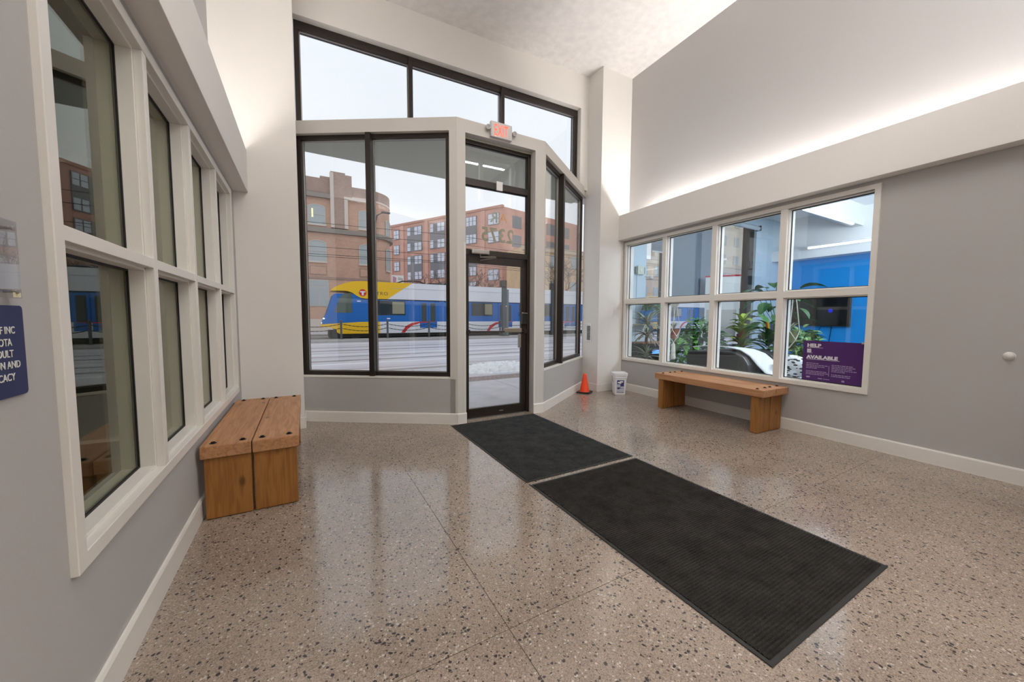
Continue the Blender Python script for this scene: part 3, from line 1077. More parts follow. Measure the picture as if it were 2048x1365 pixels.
# ------------------------------------------------------------------ office behind the left wall (dim, seen through its glass)
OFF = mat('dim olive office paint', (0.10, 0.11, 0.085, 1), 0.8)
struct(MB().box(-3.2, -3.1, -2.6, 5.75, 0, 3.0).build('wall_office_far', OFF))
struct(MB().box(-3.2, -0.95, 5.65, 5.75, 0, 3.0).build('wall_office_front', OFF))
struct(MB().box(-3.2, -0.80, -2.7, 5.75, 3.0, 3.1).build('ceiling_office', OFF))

# ------------------------------------------------------------------ lounge shell
CARP = mat('slate carpet tile', (0.07, 0.085, 0.10, 1), 0.95, noise=(40, 0.2))
LG = 12.0
LX = 5.32
struct(MB().box(LX, LG + 0.1, -2.6, 5.6, -0.05, 0.0).build('floor_lounge', CARP))
struct(MB().box(LX + 0.02, LG + 0.1, -2.7, 5.75, 4.1, 4.2).build('ceiling_lounge', LWHITE))
struct(MB().box(LX, LG + 0.1, -2.7, -2.6, 0, 4.1).build('wall_lounge_back', LWHITE))
struct(MB().box(11.9, 12.0, -2.6, 5.6, 0, 2.94).build('wall_lounge_far', BLUEWALL))
struct(MB().box(11.9, 12.0, -2.6, 5.6, 2.94, 4.1).build('wall_lounge_far_upper', LWHITE))
w = MB().box(5.32, 5.48, 5.50, 5.85, 0, 3.6).box(5.48, 6.46, 5.6, 5.85, 0, 4.1).box(6.46, 10.7, 5.6, 5.85, 0, 0.6).box(6.46, 10.7, 5.6, 5.85, 3.85, 4.1).box(10.7, 12.0, 5.6, 5.85, 0, 4.1)
struct(w.build('wall_lounge_front', LBLUE))
struct(MB().box(LX + .1, 11.9, 3.78, 3.98, 3.62, 4.1).build('trim_6', LWHITE))
struct(MB().box(11.55, 11.9, -2.6, 5.6, 2.94, 3.22).build('trim_7', LWHITE))
w6 = struct(empty('window_6', (0, 0, 0)))
for x0, x1 in ((6.46, 6.52), (7.08, 7.16), (9.06, 9.14), (10.38, 10.70)):
    bar('mullion' if 6.6 < x0 < 10 else 'frame_jamb', w6, x0, x1, 5.66, 5.78, 0.6, 3.85)
bar('frame_sill', w6, 6.52, 10.38, 5.66, 5.78, 0.6, 0.66)
bar('frame_head', w6, 6.52, 10.38, 5.66, 5.78, 3.79, 3.85)
for x0, x1 in ((6.52, 7.08), (7.16, 9.06), (9.14, 10.38)):
    pane(w6, x0, x1, 5.72, 0.66, 3.79, GLASS)

# tube lights
TUBE = mat('lit fluorescent tube', (0.92, 0.96, 1.0, 1), 0.4, emit=1.6)


def tube_light(label, loc, rz, L):
    t = thing('tube_light', label, 'light', loc, rz, 'lounge tube lights')
    MB().prism([(-0.055, 0.03), (0.055, 0.03), (0.03, 0.075), (-0.03, 0.075)], 0, L, 'x').build('housing', LWHITE, t)
    MB().tube([(0.03, 0, 0.008), (L - 0.03, 0, 0.008)], 0.03, 8).build('tube', TUBE, t)
    for x in (0.0, L - 0.03):
        MB().box(x, x + 0.03, -0.03, 0.03, -0.016, 0.03).build('end_cap', WPLAST, t)
    return t


tube_light('tube light running along the white ceiling beam of the lounge', (8.6, 3.72, 3.54), 0, 2.5)
tube_light('tube light hung before the soffit above the blue wall', (11.36, 1.4, 3.16), R(90), 3.3)
tt = tag(MB().tube([(11.36, 3.0, 3.235), (11.36, 3.0, 4.1)], 0.008, 6).build('suspension_rod', ALU), 'thin rod holding the tube light before the blue wall', 'rod')

# roller shades
SHADE = mat('slate shade cloth', (0.15, 0.175, 0.205, 1), 0.85, noise=(30, 0.05))
t = thing('roller_shade', 'lowered slate grey roller shade on the lounge street window', 'shade', (7.16, 5.575, 3.78))
MB().box(0.03, 1.88, -0.045, -0.042, -2.02, -0.0).build('shade_cloth', SHADE, t)
MB().tube([(0.0, -0.05, 0.0), (1.9, -0.05, 0.0)], 0.035, 10).build('roller', SHADE, t)
for x in (-0.02, 1.9):
    MB().box(x, x + 0.02, -0.10, 0.0, -0.05, 0.08).build('bracket', BLACK, t)
MB().box(0.03, 1.88, -0.055, -0.032, -2.05, -2.02).build('hem_bar', ALU, t)
t = thing('roller_shade', 'half raised slate grey shade on the narrow first lounge window', 'shade', (6.50, 5.575, 3.78))
MB().box(0.03, 0.58, -0.045, -0.042, -0.98, -0.0).build('shade_cloth', SHADE, t)
MB().tube([(0.0, -0.05, 0.0), (0.6, -0.05, 0.0)], 0.035, 10).build('roller', SHADE, t)
for x in (-0.02, 0.60):
    MB().box(x, x + 0.02, -0.10, 0.025, -0.05, 0.10).build('bracket', BLACK, t)
MB().box(0.03, 0.58, -0.055, -0.032, -1.01, -0.98).build('hem_bar', ALU, t)
t = thing('roller_shade', 'rolled up pale grey shade at the head of the lounge window next to the pier', 'shade', (9.16, 5.575, 3.74))
MB().tube([(0.0, -0.07, 0.0), (1.45, -0.07, 0.0)], 0.055, 12).build('roller', mat('pale shade cloth', (0.50, 0.55, 0.60, 1), 0.8), t)
MB().box(-0.01, 0.015, -0.13, 0.0, -0.06, 0.07).build('bracket', BLACK, t)
MB().box(1.44, 1.465, -0.13, 0.0, -0.06, 0.07).build('bracket', BLACK, t)

# television
t = thing('television', 'wide black television on the bright blue lounge wall', 'television', (11.893, 3.90, 1.16))
MB().box(-0.07, -0.012, 0, 1.42, 0, 0.80).build('casing', BLACK, t, bevel=0.006)
MB().box(-0.073, -0.070, 0.018, 1.402, 0.022, 0.782).build('screen', mat('black glossy screen', (0.004, 0.004, 0.005, 1), 0.08), t)
MB().lathe([(0.05, 0), (0.05, 0.002)], 20, (-0.075, 0.40, 0.40), axis='x').build('standby_glow', mat('blue standby glow', (0.01, 0.02, 0.35, 1), 0.4, emit=0.8), t)
MB().box(-0.012, 0.0, 0.4, 0.96, 0.2, 0.6).build('wall_bracket', BLACK, t)
for k, pts in enumerate((((11.89, 5.0, 1.16), (11.88, 4.98, 0.95), (11.88, 4.78, 0.86), (11.88, 4.58, 0.97), (11.88, 4.5, 1.16)), ((11.89, 4.28, 1.16), (11.88, 4.30, 0.9), (11.88, 4.33, 0.62)))):
    b = MB().tube(pts, 0.007, 6).build('cable', BLACK)
    tag(b, ('black cable looping under the television', 'black cable hanging straight under the television')[k], 'cable')

# alarm panel + camera on the pier
t = thing('alarm_panel', 'beige alarm box with side strobes on the pale blue lounge pier', 'alarm', (6.10, 5.6, 2.27))
MB().box(0.04, 0.23, -0.06, 0, 0, 0.18).build('housing', mat('beige housing', (0.60, 0.62, 0.52, 1), 0.5), t, bevel=0.008)
MB().box(0.0, 0.03, -0.045, 0, 0.02, 0.16).build('strobe', mat('grey green strobe', (0.20, 0.24, 0.22, 1), 0.3), t)
MB().box(0.24, 0.27, -0.045, 0, 0.02, 0.16).build('strobe', mat('grey green strobe', (0.20, 0.24, 0.22, 1), 0.3), t)
MB().box(0.11, 0.16, -0.065, -0.06, 0.06, 0.12).build('badge', WPLAST, t)
tag(MB().box(5.87, 5.91, 5.575, 5.6, 2.27, 2.36).build('wall_button', mat('dark red button', (0.20, 0.03, 0.03, 1), 0.5)), 'small dark red button left of the alarm box', 'button')
tag(MB().tube([(6.17, 5.595, 2.27), (6.17, 5.595, 0.9)], 0.004, 6).build('conduit', mat('grey conduit', (0.4, 0.45, 0.48, 1), 0.5)), 'thin conduit running down from the alarm box', 'conduit')
t = thing('security_camera', 'small white dome camera on an arm at the pier edge', 'camera', (6.46, 5.6, 2.20))
MB().tube([(-0.04, 0, 0.05), (0.04, -0.06, 0.05)], 0.012, 6).build('arm', WPLAST, t)
MB().ball((0.06, -0.08, 0.02), 0.05, 0.05, 0.04, 12, 8).build('dome', WPLAST, t, smooth=True)

# flip chart
t = thing('flip_chart', 'white flip chart with red top clamp standing before the lounge window', 'flip chart', (8.40, 5.00, 0), R(-58))
MB().box(-0.42, 0.27, -0.012, 0.012, 1.28, 2.30).build('board', mat('flip chart paper', (0.72, 0.75, 0.76, 1), 0.8), t)
MB().box(-0.43, 0.28, -0.02, 0.02, 2.30, 2.335).build('clamp', mat('red clamp bar', (0.42, 0.02, 0.04, 1), 0.5), t)
MB().box(-0.38, 0.22, -0.014, -0.012, 0.92, 1.55).build('hanging_sheet', mat('grey chart paper', (0.50, 0.50, 0.48, 1), 0.85), t)  # sheet is plain grey, darker than the board
for x in (-0.34, 0.34):
    MB().tube([(x * 0.8, -0.01, 1.28), (x * 1.1, -0.12, 0.0)], 0.012, 6).build('leg', ALU, t)
MB().tube([(0.0, 0.02, 1.9), (0.0, 0.55, 0.0)], 0.012, 6).build('leg', ALU, t)

# recliner
LEATHER = mat('black leather', (0.034, 0.030, 0.029, 1), 0.36, bump=(35, 0.15))
t = thing('recliner_chair', 'black leather recliner with raised footrest behind the lounge glass', 'chair', (5.72, 3.0, 0))
armp = [(1.05, 0.08), (1.05, 0.72), (1.0, 0.80), (0.55, 0.845), (0.25, 0.83), (0.10, 0.77), (0.03, 0.66), (0.0, 0.5), (0.02, 0.08)]
MB().prism(armp, 0, 0.22, 'x').build('armrest', LEATHER, t, bevel=0.03, seg=3)
MB().prism(armp, 0.80, 1.02, 'x').build('armrest', LEATHER, t, bevel=0.03, seg=3)
MB().box(0.22, 0.80, 0.05, 0.85, 0.12, 0.46).build('seat', LEATHER, t, bevel=0.05, seg=3)
MB().prism([(0.80, 0.40), (1.0, 0.40), (1.12, 0.74), (1.10, 0.78), (0.98, 0.78)], 0.18, 0.84, 'x').build('backrest', LEATHER, t, bevel=0.05, seg=3)
MB().box(0.18, 0.84, -0.58, 0.02, 0.33, 0.47).build('footrest', LEATHER, t, bevel=0.05, seg=3)
MB().box(0.08, 0.94, 0.12, 0.98, 0.0, 0.10).build('base', BLACK, t)
# throw blanket draped along the near arm and over the footrest
pts = [(4.02, 0.85), (3.75, 0.885), (3.45, 0.885), (3.22, 0.86), (3.08, 0.79), (2.97, 0.68), (2.86, 0.57), (2.72, 0.505), (2.55, 0.492)]
b = MB()
vs = []
for i, (y, z) in enumerate(pts):
    for j in range(7):
        f = j / 6
        xx = 5.85 + 0.20 * f + 0.5 * f * (i / 8.0)
        vs.append((xx, y, z + 0.010 * math.sin(3 * f + i) + (0.012 if i < 5 else 0)))
k = len(vs)
vs += [(x, y, z - 0.014) for x, y, z in vs]
fs = []
for i in range(len(pts) - 1):
    for j in range(6):
        q = i * 7 + j
        fs += [(q, q + 1, q + 8, q + 7), (k + q, k + q + 7, k + q + 8, k + q + 1)]
for i in range(len(pts) - 1):
    for j in (0, 6):
        q = i * 7 + j
        fs.append((q, q + 7, k + q + 7, k + q))
b.add(vs, fs)
tag(b.build('throw_blanket', mat('white fleece', (0.72, 0.73, 0.74, 1), 0.9), smooth=True), 'white fleece throw draped over the black recliner', 'blanket')
# patterned pillow on the footrest


def leafprint():
    mm = bpy.data.materials.new('black leaf print on white cotton')
    mm.use_nodes = True
    nt = mm.node_tree
    b = nt.nodes['Principled BSDF']
    tcn = nt.nodes.new('ShaderNodeTexCoord')
    v = nt.nodes.new('ShaderNodeTexVoronoi')
    v.inputs['Scale'].default_value = 13
    mp = nt.nodes.new('ShaderNodeMapping')
    mp.inputs['Scale'].default_value = (1, 1.0, 2.1)
    mp.inputs['Rotation'].default_value = (0.6, 0.5, 0)
    nt.links.new(tcn.outputs['Object'], mp.inputs[0])
    nt.links.new(mp.outputs[0], v.inputs['Vector'])
    r = nt.nodes.new('ShaderNodeValToRGB')
    r.color_ramp.interpolation = 'CONSTANT'
    r.color_ramp.elements[0].color = (0.015, 0.02, 0.018, 1)
    r.color_ramp.elements[1].position = 0.34
    r.color_ramp.elements[1].color = (0.78, 0.79, 0.80, 1)
    nt.links.new(v.outputs['Distance'], r.inputs[0])
    nt.links.new(r.outputs[0], b.inputs['Base Color'])
    b.inputs['Roughness'].default_value = 0.85
    return mm


o = MB().ball((0, 0, 0), 0.14, 0.23, 0.17, 20, 12).build('leaf_print_pillow', leafprint(), smooth=True)
o.location = (6.22, 2.68, 0.655)
tag(o, 'round white pillow printed with black leaves on the recliner footrest', 'pillow')

# ------------------------------------------------------------------ lounge plants


def blade(L, W, droop, n=5, fold=0.15):
    vs = []
    for i in range(n + 1):
        f = i / n
        wv = W * (math.sin(PI * min(1, f * 0.92 + 0.08)) ** 0.7) * (1 - 0.25 * f)
        x = L * f * math.cos(droop * f * 0.5)
        z = L * 0.18 * f - L * droop * f * f * 0.55
        vs += [(x, -wv / 2, z + fold * wv), (x, 0, z), (x, wv / 2, z + fold * wv)]
    fs = []
    for i in range(n):
        q = i * 3
        fs += [(q, q + 1, q + 4, q + 3), (q + 1, q + 2, q + 5, q + 4)]
    return vs, fs


def leaf_mesh(name, L, W, droop, m, n=5):
    vs, fs = blade(L, W, droop, n)
    me = bpy.data.meshes.new(name)
    me.from_pydata(vs, [], fs)
    me.materials.append(m)
    return me


def put_leaf(me, parent, loc, az, el, s=1.0):
    o = bpy.data.objects.new('leaf', me)
    COL.objects.link(o)
    o.parent = parent
    o.location = loc
    o.rotation_euler = Euler((random.uniform(-.3, .3), -el, az), 'XYZ')
    o.scale = (s, s, s)
    return o


G_DARK = mat('deep green leaf', (0.03, 0.115, 0.03, 1), 0.4)
G_MID = mat('mid green leaf', (0.075, 0.25, 0.05, 1), 0.45)
G_YEL = mat('yellow green leaf', (0.30, 0.42, 0.04, 1), 0.45)
G_GREY = mat('grey green leaf', (0.30, 0.34, 0.25, 1), 0.5)
L_RED = mat('red leaf', (0.32, 0.035, 0.02, 1), 0.5)
STEM = mat('brown plant stem', (0.16, 0.10, 0.06, 1), 0.8)
TERRA = mat('terracotta pot', (0.30, 0.10, 0.05, 1), 0.7)
POTW = mat('white glazed pot', (0.65, 0.66, 0.66, 1), 0.3)
POTB = mat('cobalt glazed pot', (0.0, 0.15, 0.42, 1), 0.3)


def pot(parent, r, h, m, z=0):
    MB().lathe([(r * 0.72, z), (r, z + h), (r * 0.88, z + h), (r * 0.86, z + h * 0.9)], 16).build('pot', m, parent)


def foliage(parent, n, c, rad, L, W, m, name='foliage', droop=0.9, hang=0.0):
    b = MB()
    for i in range(n):
        u = Vector((random.gauss(0, 1), random.gauss(0, 1), random.gauss(0, 1))).normalized() * (random.random() ** 0.4)
        p = Vector((c[0] + u.x * rad[0], c[1] + u.y * rad[1], c[2] + u.z * rad[2]))
        vs, fs = blade(L * random.uniform(0.6, 1.2), W * random.uniform(0.7, 1.2), droop, 3)
        az = math.atan2(u.y, u.x) + random.uniform(-0.8, 0.8)
        rot = Euler((random.uniform(-.6, .6), random.uniform(-0.9, 0.5) + hang, az), 'XYZ').to_matrix()
        b.add([p + rot @ Vector(v) for v in vs], fs)
    o = b.build(name, m, parent)
    o['kind'] = 'stuff'
    return o


# dragon tree near the pier
t = thing('dragon_tree', 'spiky dracaena with thin grey green leaves beside the pale blue pier', 'plant', (5.85, 5.00, 0))
pot(t, 0.17, 0.32, POTW)
MB().tube([(0, 0, 0.28), (0.02, 0.02, 0.7), (-0.01, 0.0, 1.05), (0.0, 0.02, 1.24)], [0.022, 0.018, 0.016, 0.012], 7).build('stem', STEM, t)
lm = leaf_mesh('leaf', 0.46, 0.045, 0.75, G_GREY, 6)
lm2 = leaf_mesh('leaf', 0.43, 0.04, 1.1, mat('dry tan leaf', (0.24, 0.19, 0.12, 1), 0.6), 6)
for zc, n, me in ((1.24, 40, lm), (1.0, 34, lm2), (0.62, 28, lm)):
    for i in range(n):
        put_leaf(me, t, (0, 0.01, zc + random.uniform(-.05, .03)), 2 * PI * i / n + random.uniform(-.2, .2), random.uniform(-0.15, 1.0), random.uniform(0.75, 1.1))

# low console with a lit gadget, wall shelf with a blue planter, plant stand
t = thing('media_console', 'low dark console with brown top behind the dracaena', 'console', (5.98, 5.22, 0))
MB().box(0, 0.80, 0, 0.34, 0.82, 0.85).build('top', mat('walnut top', (0.30, 0.15, 0.07, 1), 0.5), t)
MB().box(0, 0.03, 0, 0.34, 0, 0.82).build('side_panel', BLACK, t)
MB().box(0.77, 0.80, 0, 0.34, 0, 0.82).build('side_panel', BLACK, t)
MB().box(0.03, 0.77, 0.31, 0.34, 0, 0.82).build('back_panel', BLACK, t)
MB().box(0.03, 0.77, 0.01, 0.31, 0.52, 0.545).build('shelf', BLACK, t)
t = thing('media_player', 'black media player with blue display on the console shelf', 'player', (6.08, 5.25, 0.545))
MB().box(0, 0.56, 0, 0.24, 0, 0.17).build('case', BLACK, t, bevel=0.005)
MB().box(0.22, 0.50, -0.003, 0, 0.06, 0.14).build('display', mat('blue lit display', (0.12, 0.35, 0.9, 1), 0.4, emit=1.6), t)
MB().box(0.03, 0.11, -0.003, 0, 0.10, 0.13).build('display', mat('violet lit display', (0.25, 0.2, 1.0, 1), 0.4, emit=1.6), t)
tag(MB().box(6.10, 6.46, 5.34, 5.595, 1.20, 1.225).build('plant_shelf', mat('birch shelf', (0.55, 0.45, 0.30, 1), 0.6)), 'short pale wooden shelf on the pale blue pier holding the cobalt pot', 'shelf')
t = thing('potted_vine', 'leafy vine in a cobalt pot on the short wooden shelf', 'plant', (6.32, 5.46, 1.226))
pot(t, 0.13, 0.27, POTB)
foliage(t, 90, (0.16, -0.08, 0.36), (0.24, 0.16, 0.17), 0.15, 0.09, G_MID)
t = thing('plant_stand', 'slender brown plant stand before the narrow lounge window', 'plant stand', (6.84, 5.38, 0))
MB().tube([(0, 0, 0), (0, 0, 1.64)], 0.018, 8).build('post', STEM, t)
MB().lathe([(0.12, 1.64), (0.12, 1.66)], 16).build('tray', STEM, t)
MB().lathe([(0.15, 0), (0.15, 0.015), (0.03, 0.03)], 16).build('foot', STEM, t)
t = thing('small_pot_plant', 'small cream pot with round leaves on the slender plant stand', 'plant', (6.84, 5.38, 1.661))
pot(t, 0.085, 0.13, mat('cream pot', (0.75, 0.62, 0.36, 1), 0.5))
lm = leaf_mesh('leaf', 0.22, 0.14, 0.6, G_DARK)
for a in (2.2, 3.4, 4.6):
    put_leaf(lm, t, (0, 0, 0.13), a, 0.9)

# macrame hangers
CORD = mat('cream cotton cord', (0.70, 0.68, 0.60, 1), 0.9)


def macrame(label, loc, top, pots, tassel):
    t = thing('macrame_hanger', label, 'hanger', loc)
    r = 0.095
    zp = pots
    zs_ = top - 0.10 if tassel else top
    b = MB()
    for k in range(4):
        a = k * PI / 2 + 0.4
        c_, s_ = math.cos(a), math.sin(a)
        b.tube([(0, 0.05 * s_, zs_), (r * 1.05 * c_, r * 1.05 * s_, zp + 0.15)], 0.006, 5)
        for sg in (-1, 1):
            a2 = a + sg * PI / 4
            b.tube([(r * 1.05 * c_, r * 1.05 * s_, zp + 0.15), (r * 0.95 * math.cos(a2), r * 0.95 * math.sin(a2), zp + 0.04), (0.0, 0.0, zp - 0.07)], 0.006, 5)
    o = b.build('cord', CORD, t)
    o['kind'] = 'stuff'
    MB().tube([(-0.115, 0, top + 0.012), (0.02, 0, top + 0.012)], 0.006, 6).build('hook', CHROME, t)
    if tassel:
        MB().tube([(0, -0.12, top), (0, 0.12, top)], 0.009, 6).build('dowel', mat('birch dowel', (0.5, 0.4, 0.26, 1), 0.6), t)
        pn = MB()
        for k in range(13):
            y = -0.10 + 0.2 * k / 12
            pn.tube([(0, y, top), (0.003, y * 0.8, top - 0.10 - 0.05 * (1 - abs(k - 6) / 6))], 0.007, 5)
        pn.build('woven_fringe', CORD, t)['kind'] = 'stuff'
        MB().lathe([(0.012, zp - 0.07), (0.03, zp - 0.12), (0.045, zp - 0.34), (0.03, zp - 0.36)], 10).build('tassel', CORD, t)
    MB().lathe([(0.05, zp), (0.088, zp + 0.16), (0.074, zp + 0.16), (0.07, zp + 0.14)], 14).build('pot', TERRA if tassel else mat('moss planter', (0.16, 0.20, 0.08, 1), 0.8), t)
    return t


h1 = macrame('cream macrame hanger with a terracotta pot and long tassel near the lounge glass', (5.44, 4.10, 0), 1.67, 1.01, True)
lm = leaf_mesh('leaf', 0.16, 0.03, 0.5, G_GREY)
for i in range(9):
    put_leaf(lm, h1, (0, 0, 1.16), i * 0.7, 1.0)
h2 = macrame('cream macrame hanger with a moss planter beside the blue wall', (5.40, 2.37, 0), 1.67, 1.05, False)
for i in range(9):
    put_leaf(lm, h2, (0, 0, 1.20), i * 0.7, 0.9)

# bushy palm, croton, monstera, pothos, and a small tree-like bush at the right
t = thing('bushy_palm', 'bushy green floor plant between the macrame hanger and the recliner', 'plant', (7.15, 4.78, 0))
pot(t, 0.2, 0.35, BLACK)
foliage(t, 420, (0, -0.06, 0.88), (0.38, 0.40, 0.46), 0.22, 0.08, G_MID)
MB().tube([(0, 0, 0.3), (0.02, 0, 1.0)], 0.015, 6).build('stem', STEM, t)
t = thing('trailing_pothos', 'pale green trailing plant in front of the bushy floor plant', 'plant', (6.38, 4.62, 0))
pot(t, 0.16, 0.45, POTW)
foliage(t, 150, (0, 0, 0.74), (0.22, 0.26, 0.34), 0.15, 0.10, mat('fresh green leaf', (0.12, 0.30, 0.055, 1), 0.45), hang=0.5)
t = thing('croton_plant', 'yellow green croton with red leaves behind the recliner', 'plant', (7.25, 3.98, 0))
pot(t, 0.18, 0.62, TERRA)
lm = leaf_mesh('leaf', 0.34, 0.12, 0.7, G_YEL)
for i in range(44):
    put_leaf(lm, t, (0, 0, 0.66 + 0.016 * i), i * 2.4, random.uniform(0.1, 1.0), random.uniform(0.7, 1.1))
lm = leaf_mesh('leaf', 0.27, 0.08, 0.7, L_RED)
for i in range(4):
    put_leaf(lm, t, (-0.05, 0, 0.85 + 0.05 * i), 2.4 + i * 0.5, 0.7)
t = thing('monstera', 'tall monstera with broad dark leaves before the pale blue pier', 'plant', (8.25, 3.85, 0))
pot(t, 0.22, 0.6, BLACK)
lm = leaf_mesh('leaf', 0.46, 0.30, 0.9, G_DARK)
b = MB()
for i in range(26):
    a = i * 2.4
    el = random.uniform(0.35, 1.1)
    rr = 0.14 + 0.24 * math.cos(el)
    p = (rr * math.cos(a), rr * math.sin(a), 0.85 + 0.047 * i)
    b.tube([(0, 0, 0.55), (p[0] * 0.2, p[1] * 0.2, 0.55 + (p[2] - 0.55) * 0.6), p], 0.006, 5)
    put_leaf(lm, t, p, a, random.uniform(-0.5, 0.3), random.uniform(0.7, 1.1))
b.build('leaf_stalks', G_DARK, t)['kind'] = 'stuff'
t = thing('cane_plant', 'dark broad leaved plant low beside the recliner', 'plant', (7.25, 3.52, 0))
pot(t, 0.17, 0.5, BLACK)
lm = leaf_mesh('leaf', 0.42, 0.14, 0.8, mat('glossy green leaf', (0.05, 0.17, 0.04, 1), 0.4))
for i in range(46):
    put_leaf(lm, t, (0, 0, 0.52 + 0.016 * i), i * 2.4, random.uniform(-0.1, 0.9), random.uniform(0.7, 1.1))
t = thing('leafy_bush', 'leafy green bush under the moss planter beside the purple poster', 'plant', (7.0, 2.90, 0))
pot(t, 0.18, 0.4, mat('pale blue pot', (0.25, 0.36, 0.45, 1), 0.4))
foliage(t, 260, (0, 0, 0.82), (0.30, 0.24, 0.40), 0.15, 0.09, mat('bush green leaf', (0.10, 0.20, 0.05, 1), 0.5))
t = thing('pride_flag', 'tiny rainbow flag on a stick among the lounge plants', 'flag', (6.80, 3.36, 1.09))
t.scale = (0.7, 0.7, 0.7)
MB().tube([(0, 0, -0.2), (0, 0.02, 0.30)], 0.004, 5).build('stick', STEM, t)
for k, c_ in enumerate(((0.6, 0.02, 0.02, 1), (0.8, 0.2, 0.01, 1), (0.8, 0.55, 0.02, 1), (0.03, 0.3, 0.05, 1), (0.02, 0.06, 0.4, 1), (0.15, 0.02, 0.25, 1))):
    q = -0.02 - 0.025 * k
    MB().add([(0, q, 0.30 - 0.01 * k), (0, q - 0.025, 0.29 - 0.01 * k), (0, q - 0.025 - 0.02, 0.15 - 0.01 * k), (0, q - 0.02, 0.16 - 0.01 * k),
              (0.002, q, 0.30 - 0.01 * k), (0.002, q - 0.025, 0.29 - 0.01 * k), (0.002, q - 0.025 - 0.02, 0.15 - 0.01 * k), (0.002, q - 0.02, 0.16 - 0.01 * k)],
             [(0, 1, 2, 3), (7, 6, 5, 4), (0, 4, 5, 1), (1, 5, 6, 2), (2, 6, 7, 3), (3, 7, 4, 0)]).build('stripe', mat('flag stripe %s' % 'abcdef'[k], c_, 0.7), t)


# ------------------------------------------------------------------ street
CONC = mat('pale concrete slab', (0.54, 0.52, 0.56, 1), 0.75, noise=(3, 0.10), bump=(60, 0.1))
ASPH = mat('wet grey asphalt', (0.60, 0.575, 0.625, 1), 0.36, noise=(1.0, 0.13, (0.05, 1, 1)))
PAV = mat('brick paver strip', (0.30, 0.24, 0.23, 1), 0.8, noise=(14, 0.2))
KERB = mat('kerb stone', (0.36, 0.34, 0.33, 1), 0.8, noise=(4, 0.1))
PLAT = mat('trackway concrete', (0.34, 0.31, 0.30, 1), 0.8, noise=(2, 0.12, (0.15, 1, 1)))
gz = -0.03
pv = struct(MB().box(-30, 70, 5.9, 9.95, -0.3, gz - 0.02).build('pavement', JOINT))
MB().prism([(1.66, 4.46), (2.90, 4.46), (4.62, 5.62), (4.62, 5.9), (-0.03, 5.9), (-0.03, 5.55)], -0.1, -0.012).build('slab', CONC, pv)
for i in range(-6, 30):
    MB().box(i * 1.5 + 0.006 + 0.6, i * 1.5 + 2.094, 5.906, 7.244, -0.1, gz).build('slab', CONC, pv)
for i in range(-3, 18):
    MB().box(i * 2.4 + 0.006, i * 2.4 + 2.394, 7.806, 9.72, -0.1, gz).build('slab', CONC, pv)
bp_ = MB()
for i in range(150):
    for r in range(5):
        x = -3 + i * 0.11 + (0.055 if r % 2 else 0)
        bp_.box(x + 0.003, x + 0.107, 7.25 + r * 0.11 + 0.003, 7.25 + r * 0.11 + 0.107, -0.06, gz + random.uniform(-0.003, 0.002))
bp_.build('brick_paver', PAV, pv)['kind'] = 'stuff'
struct(MB().box(-30, 70, 9.72, 9.95, -0.3, gz + 0.01).build('kerb', KERB))
struct(MB().box(-60, 160, 9.95, 23.0, -0.4, -0.15).build('road', ASPH))
struct(MB().box(-60, 160, 34.0, 130.0, -0.5, -0.12).build('ground', CONC))
tw = struct(MB().box(-60, 160, 23.15, 34.0, -0.4, -0.14).build('trackway', PLAT))
struct(MB().box(-60, 160, 23.0, 25.3, -0.3, -0.06).build('kerb_trackway', KERB))
RAIL = mat('dark steel rail', (0.09, 0.075, 0.07, 1), 0.4, 0.6)
for y in (26.6, 28.05, 30.6, 32.05):
    MB().box(-60, 120, y - 0.035, y + 0.035, -0.14, -0.11).build('rail', RAIL, tw)
LINE = mat('white road paint', (0.85, 0.85, 0.87, 1), 0.6)
WETT = mat('dark tyre track on wet road', (0.30, 0.275, 0.295, 1), 0.3, noise=(2, 0.2, (0.1, 1, 1)))
rd = bpy.data.objects['road']
for y, wd, m_ in ((21.7, 0.14, LINE), (15.9, 0.10, LINE), (12.65, 0.12, LINE)):
    MB().box(-40, 90, y - wd / 2, y + wd / 2, -0.152, -0.146).build('road_line', m_, rd)
for y, wd in ((10.45, 0.16), (11.3, 0.10), (13.6, 0.35), (15.0, 0.25), (17.6, 0.4), (19.3, 0.3)):
    MB().box(-40, 90, y - wd / 2, y + wd / 2, -0.152, -0.148).build('tyre_track', WETT, rd)
# snow heap by the kerb
b = MB()
nx, ny = 44, 14
rs = random.Random(3)
vs = []
for j in range(ny + 1):
    for i in range(nx + 1):
        u, v = i / nx * 2 - 1, j / ny * 2 - 1
        h = max(0, 1 - u * u * 0.95 - v * v) ** 0.6
        vs.append((4.55 + u * 1.25 + rs.uniform(-.02, .02), 8.75 + v * 0.70 + rs.uniform(-.02, .02), gz - 0.006 + h * (0.16 + rs.uniform(-.045, .05))))
fs = [(j * (nx + 1) + i, j * (nx + 1) + i + 1, (j + 1) * (nx + 1) + i + 1, (j + 1) * (nx + 1) + i) for j in range(ny) for i in range(nx)]
b.add(vs, fs)
tag(b.build('snow_heap', mat('old snow', (0.82, 0.83, 0.86, 1), 0.8, noise=(9, 0.1)), smooth=False), 'low heap of old snow on the pavement outside the door', 'snow', kind='thing')

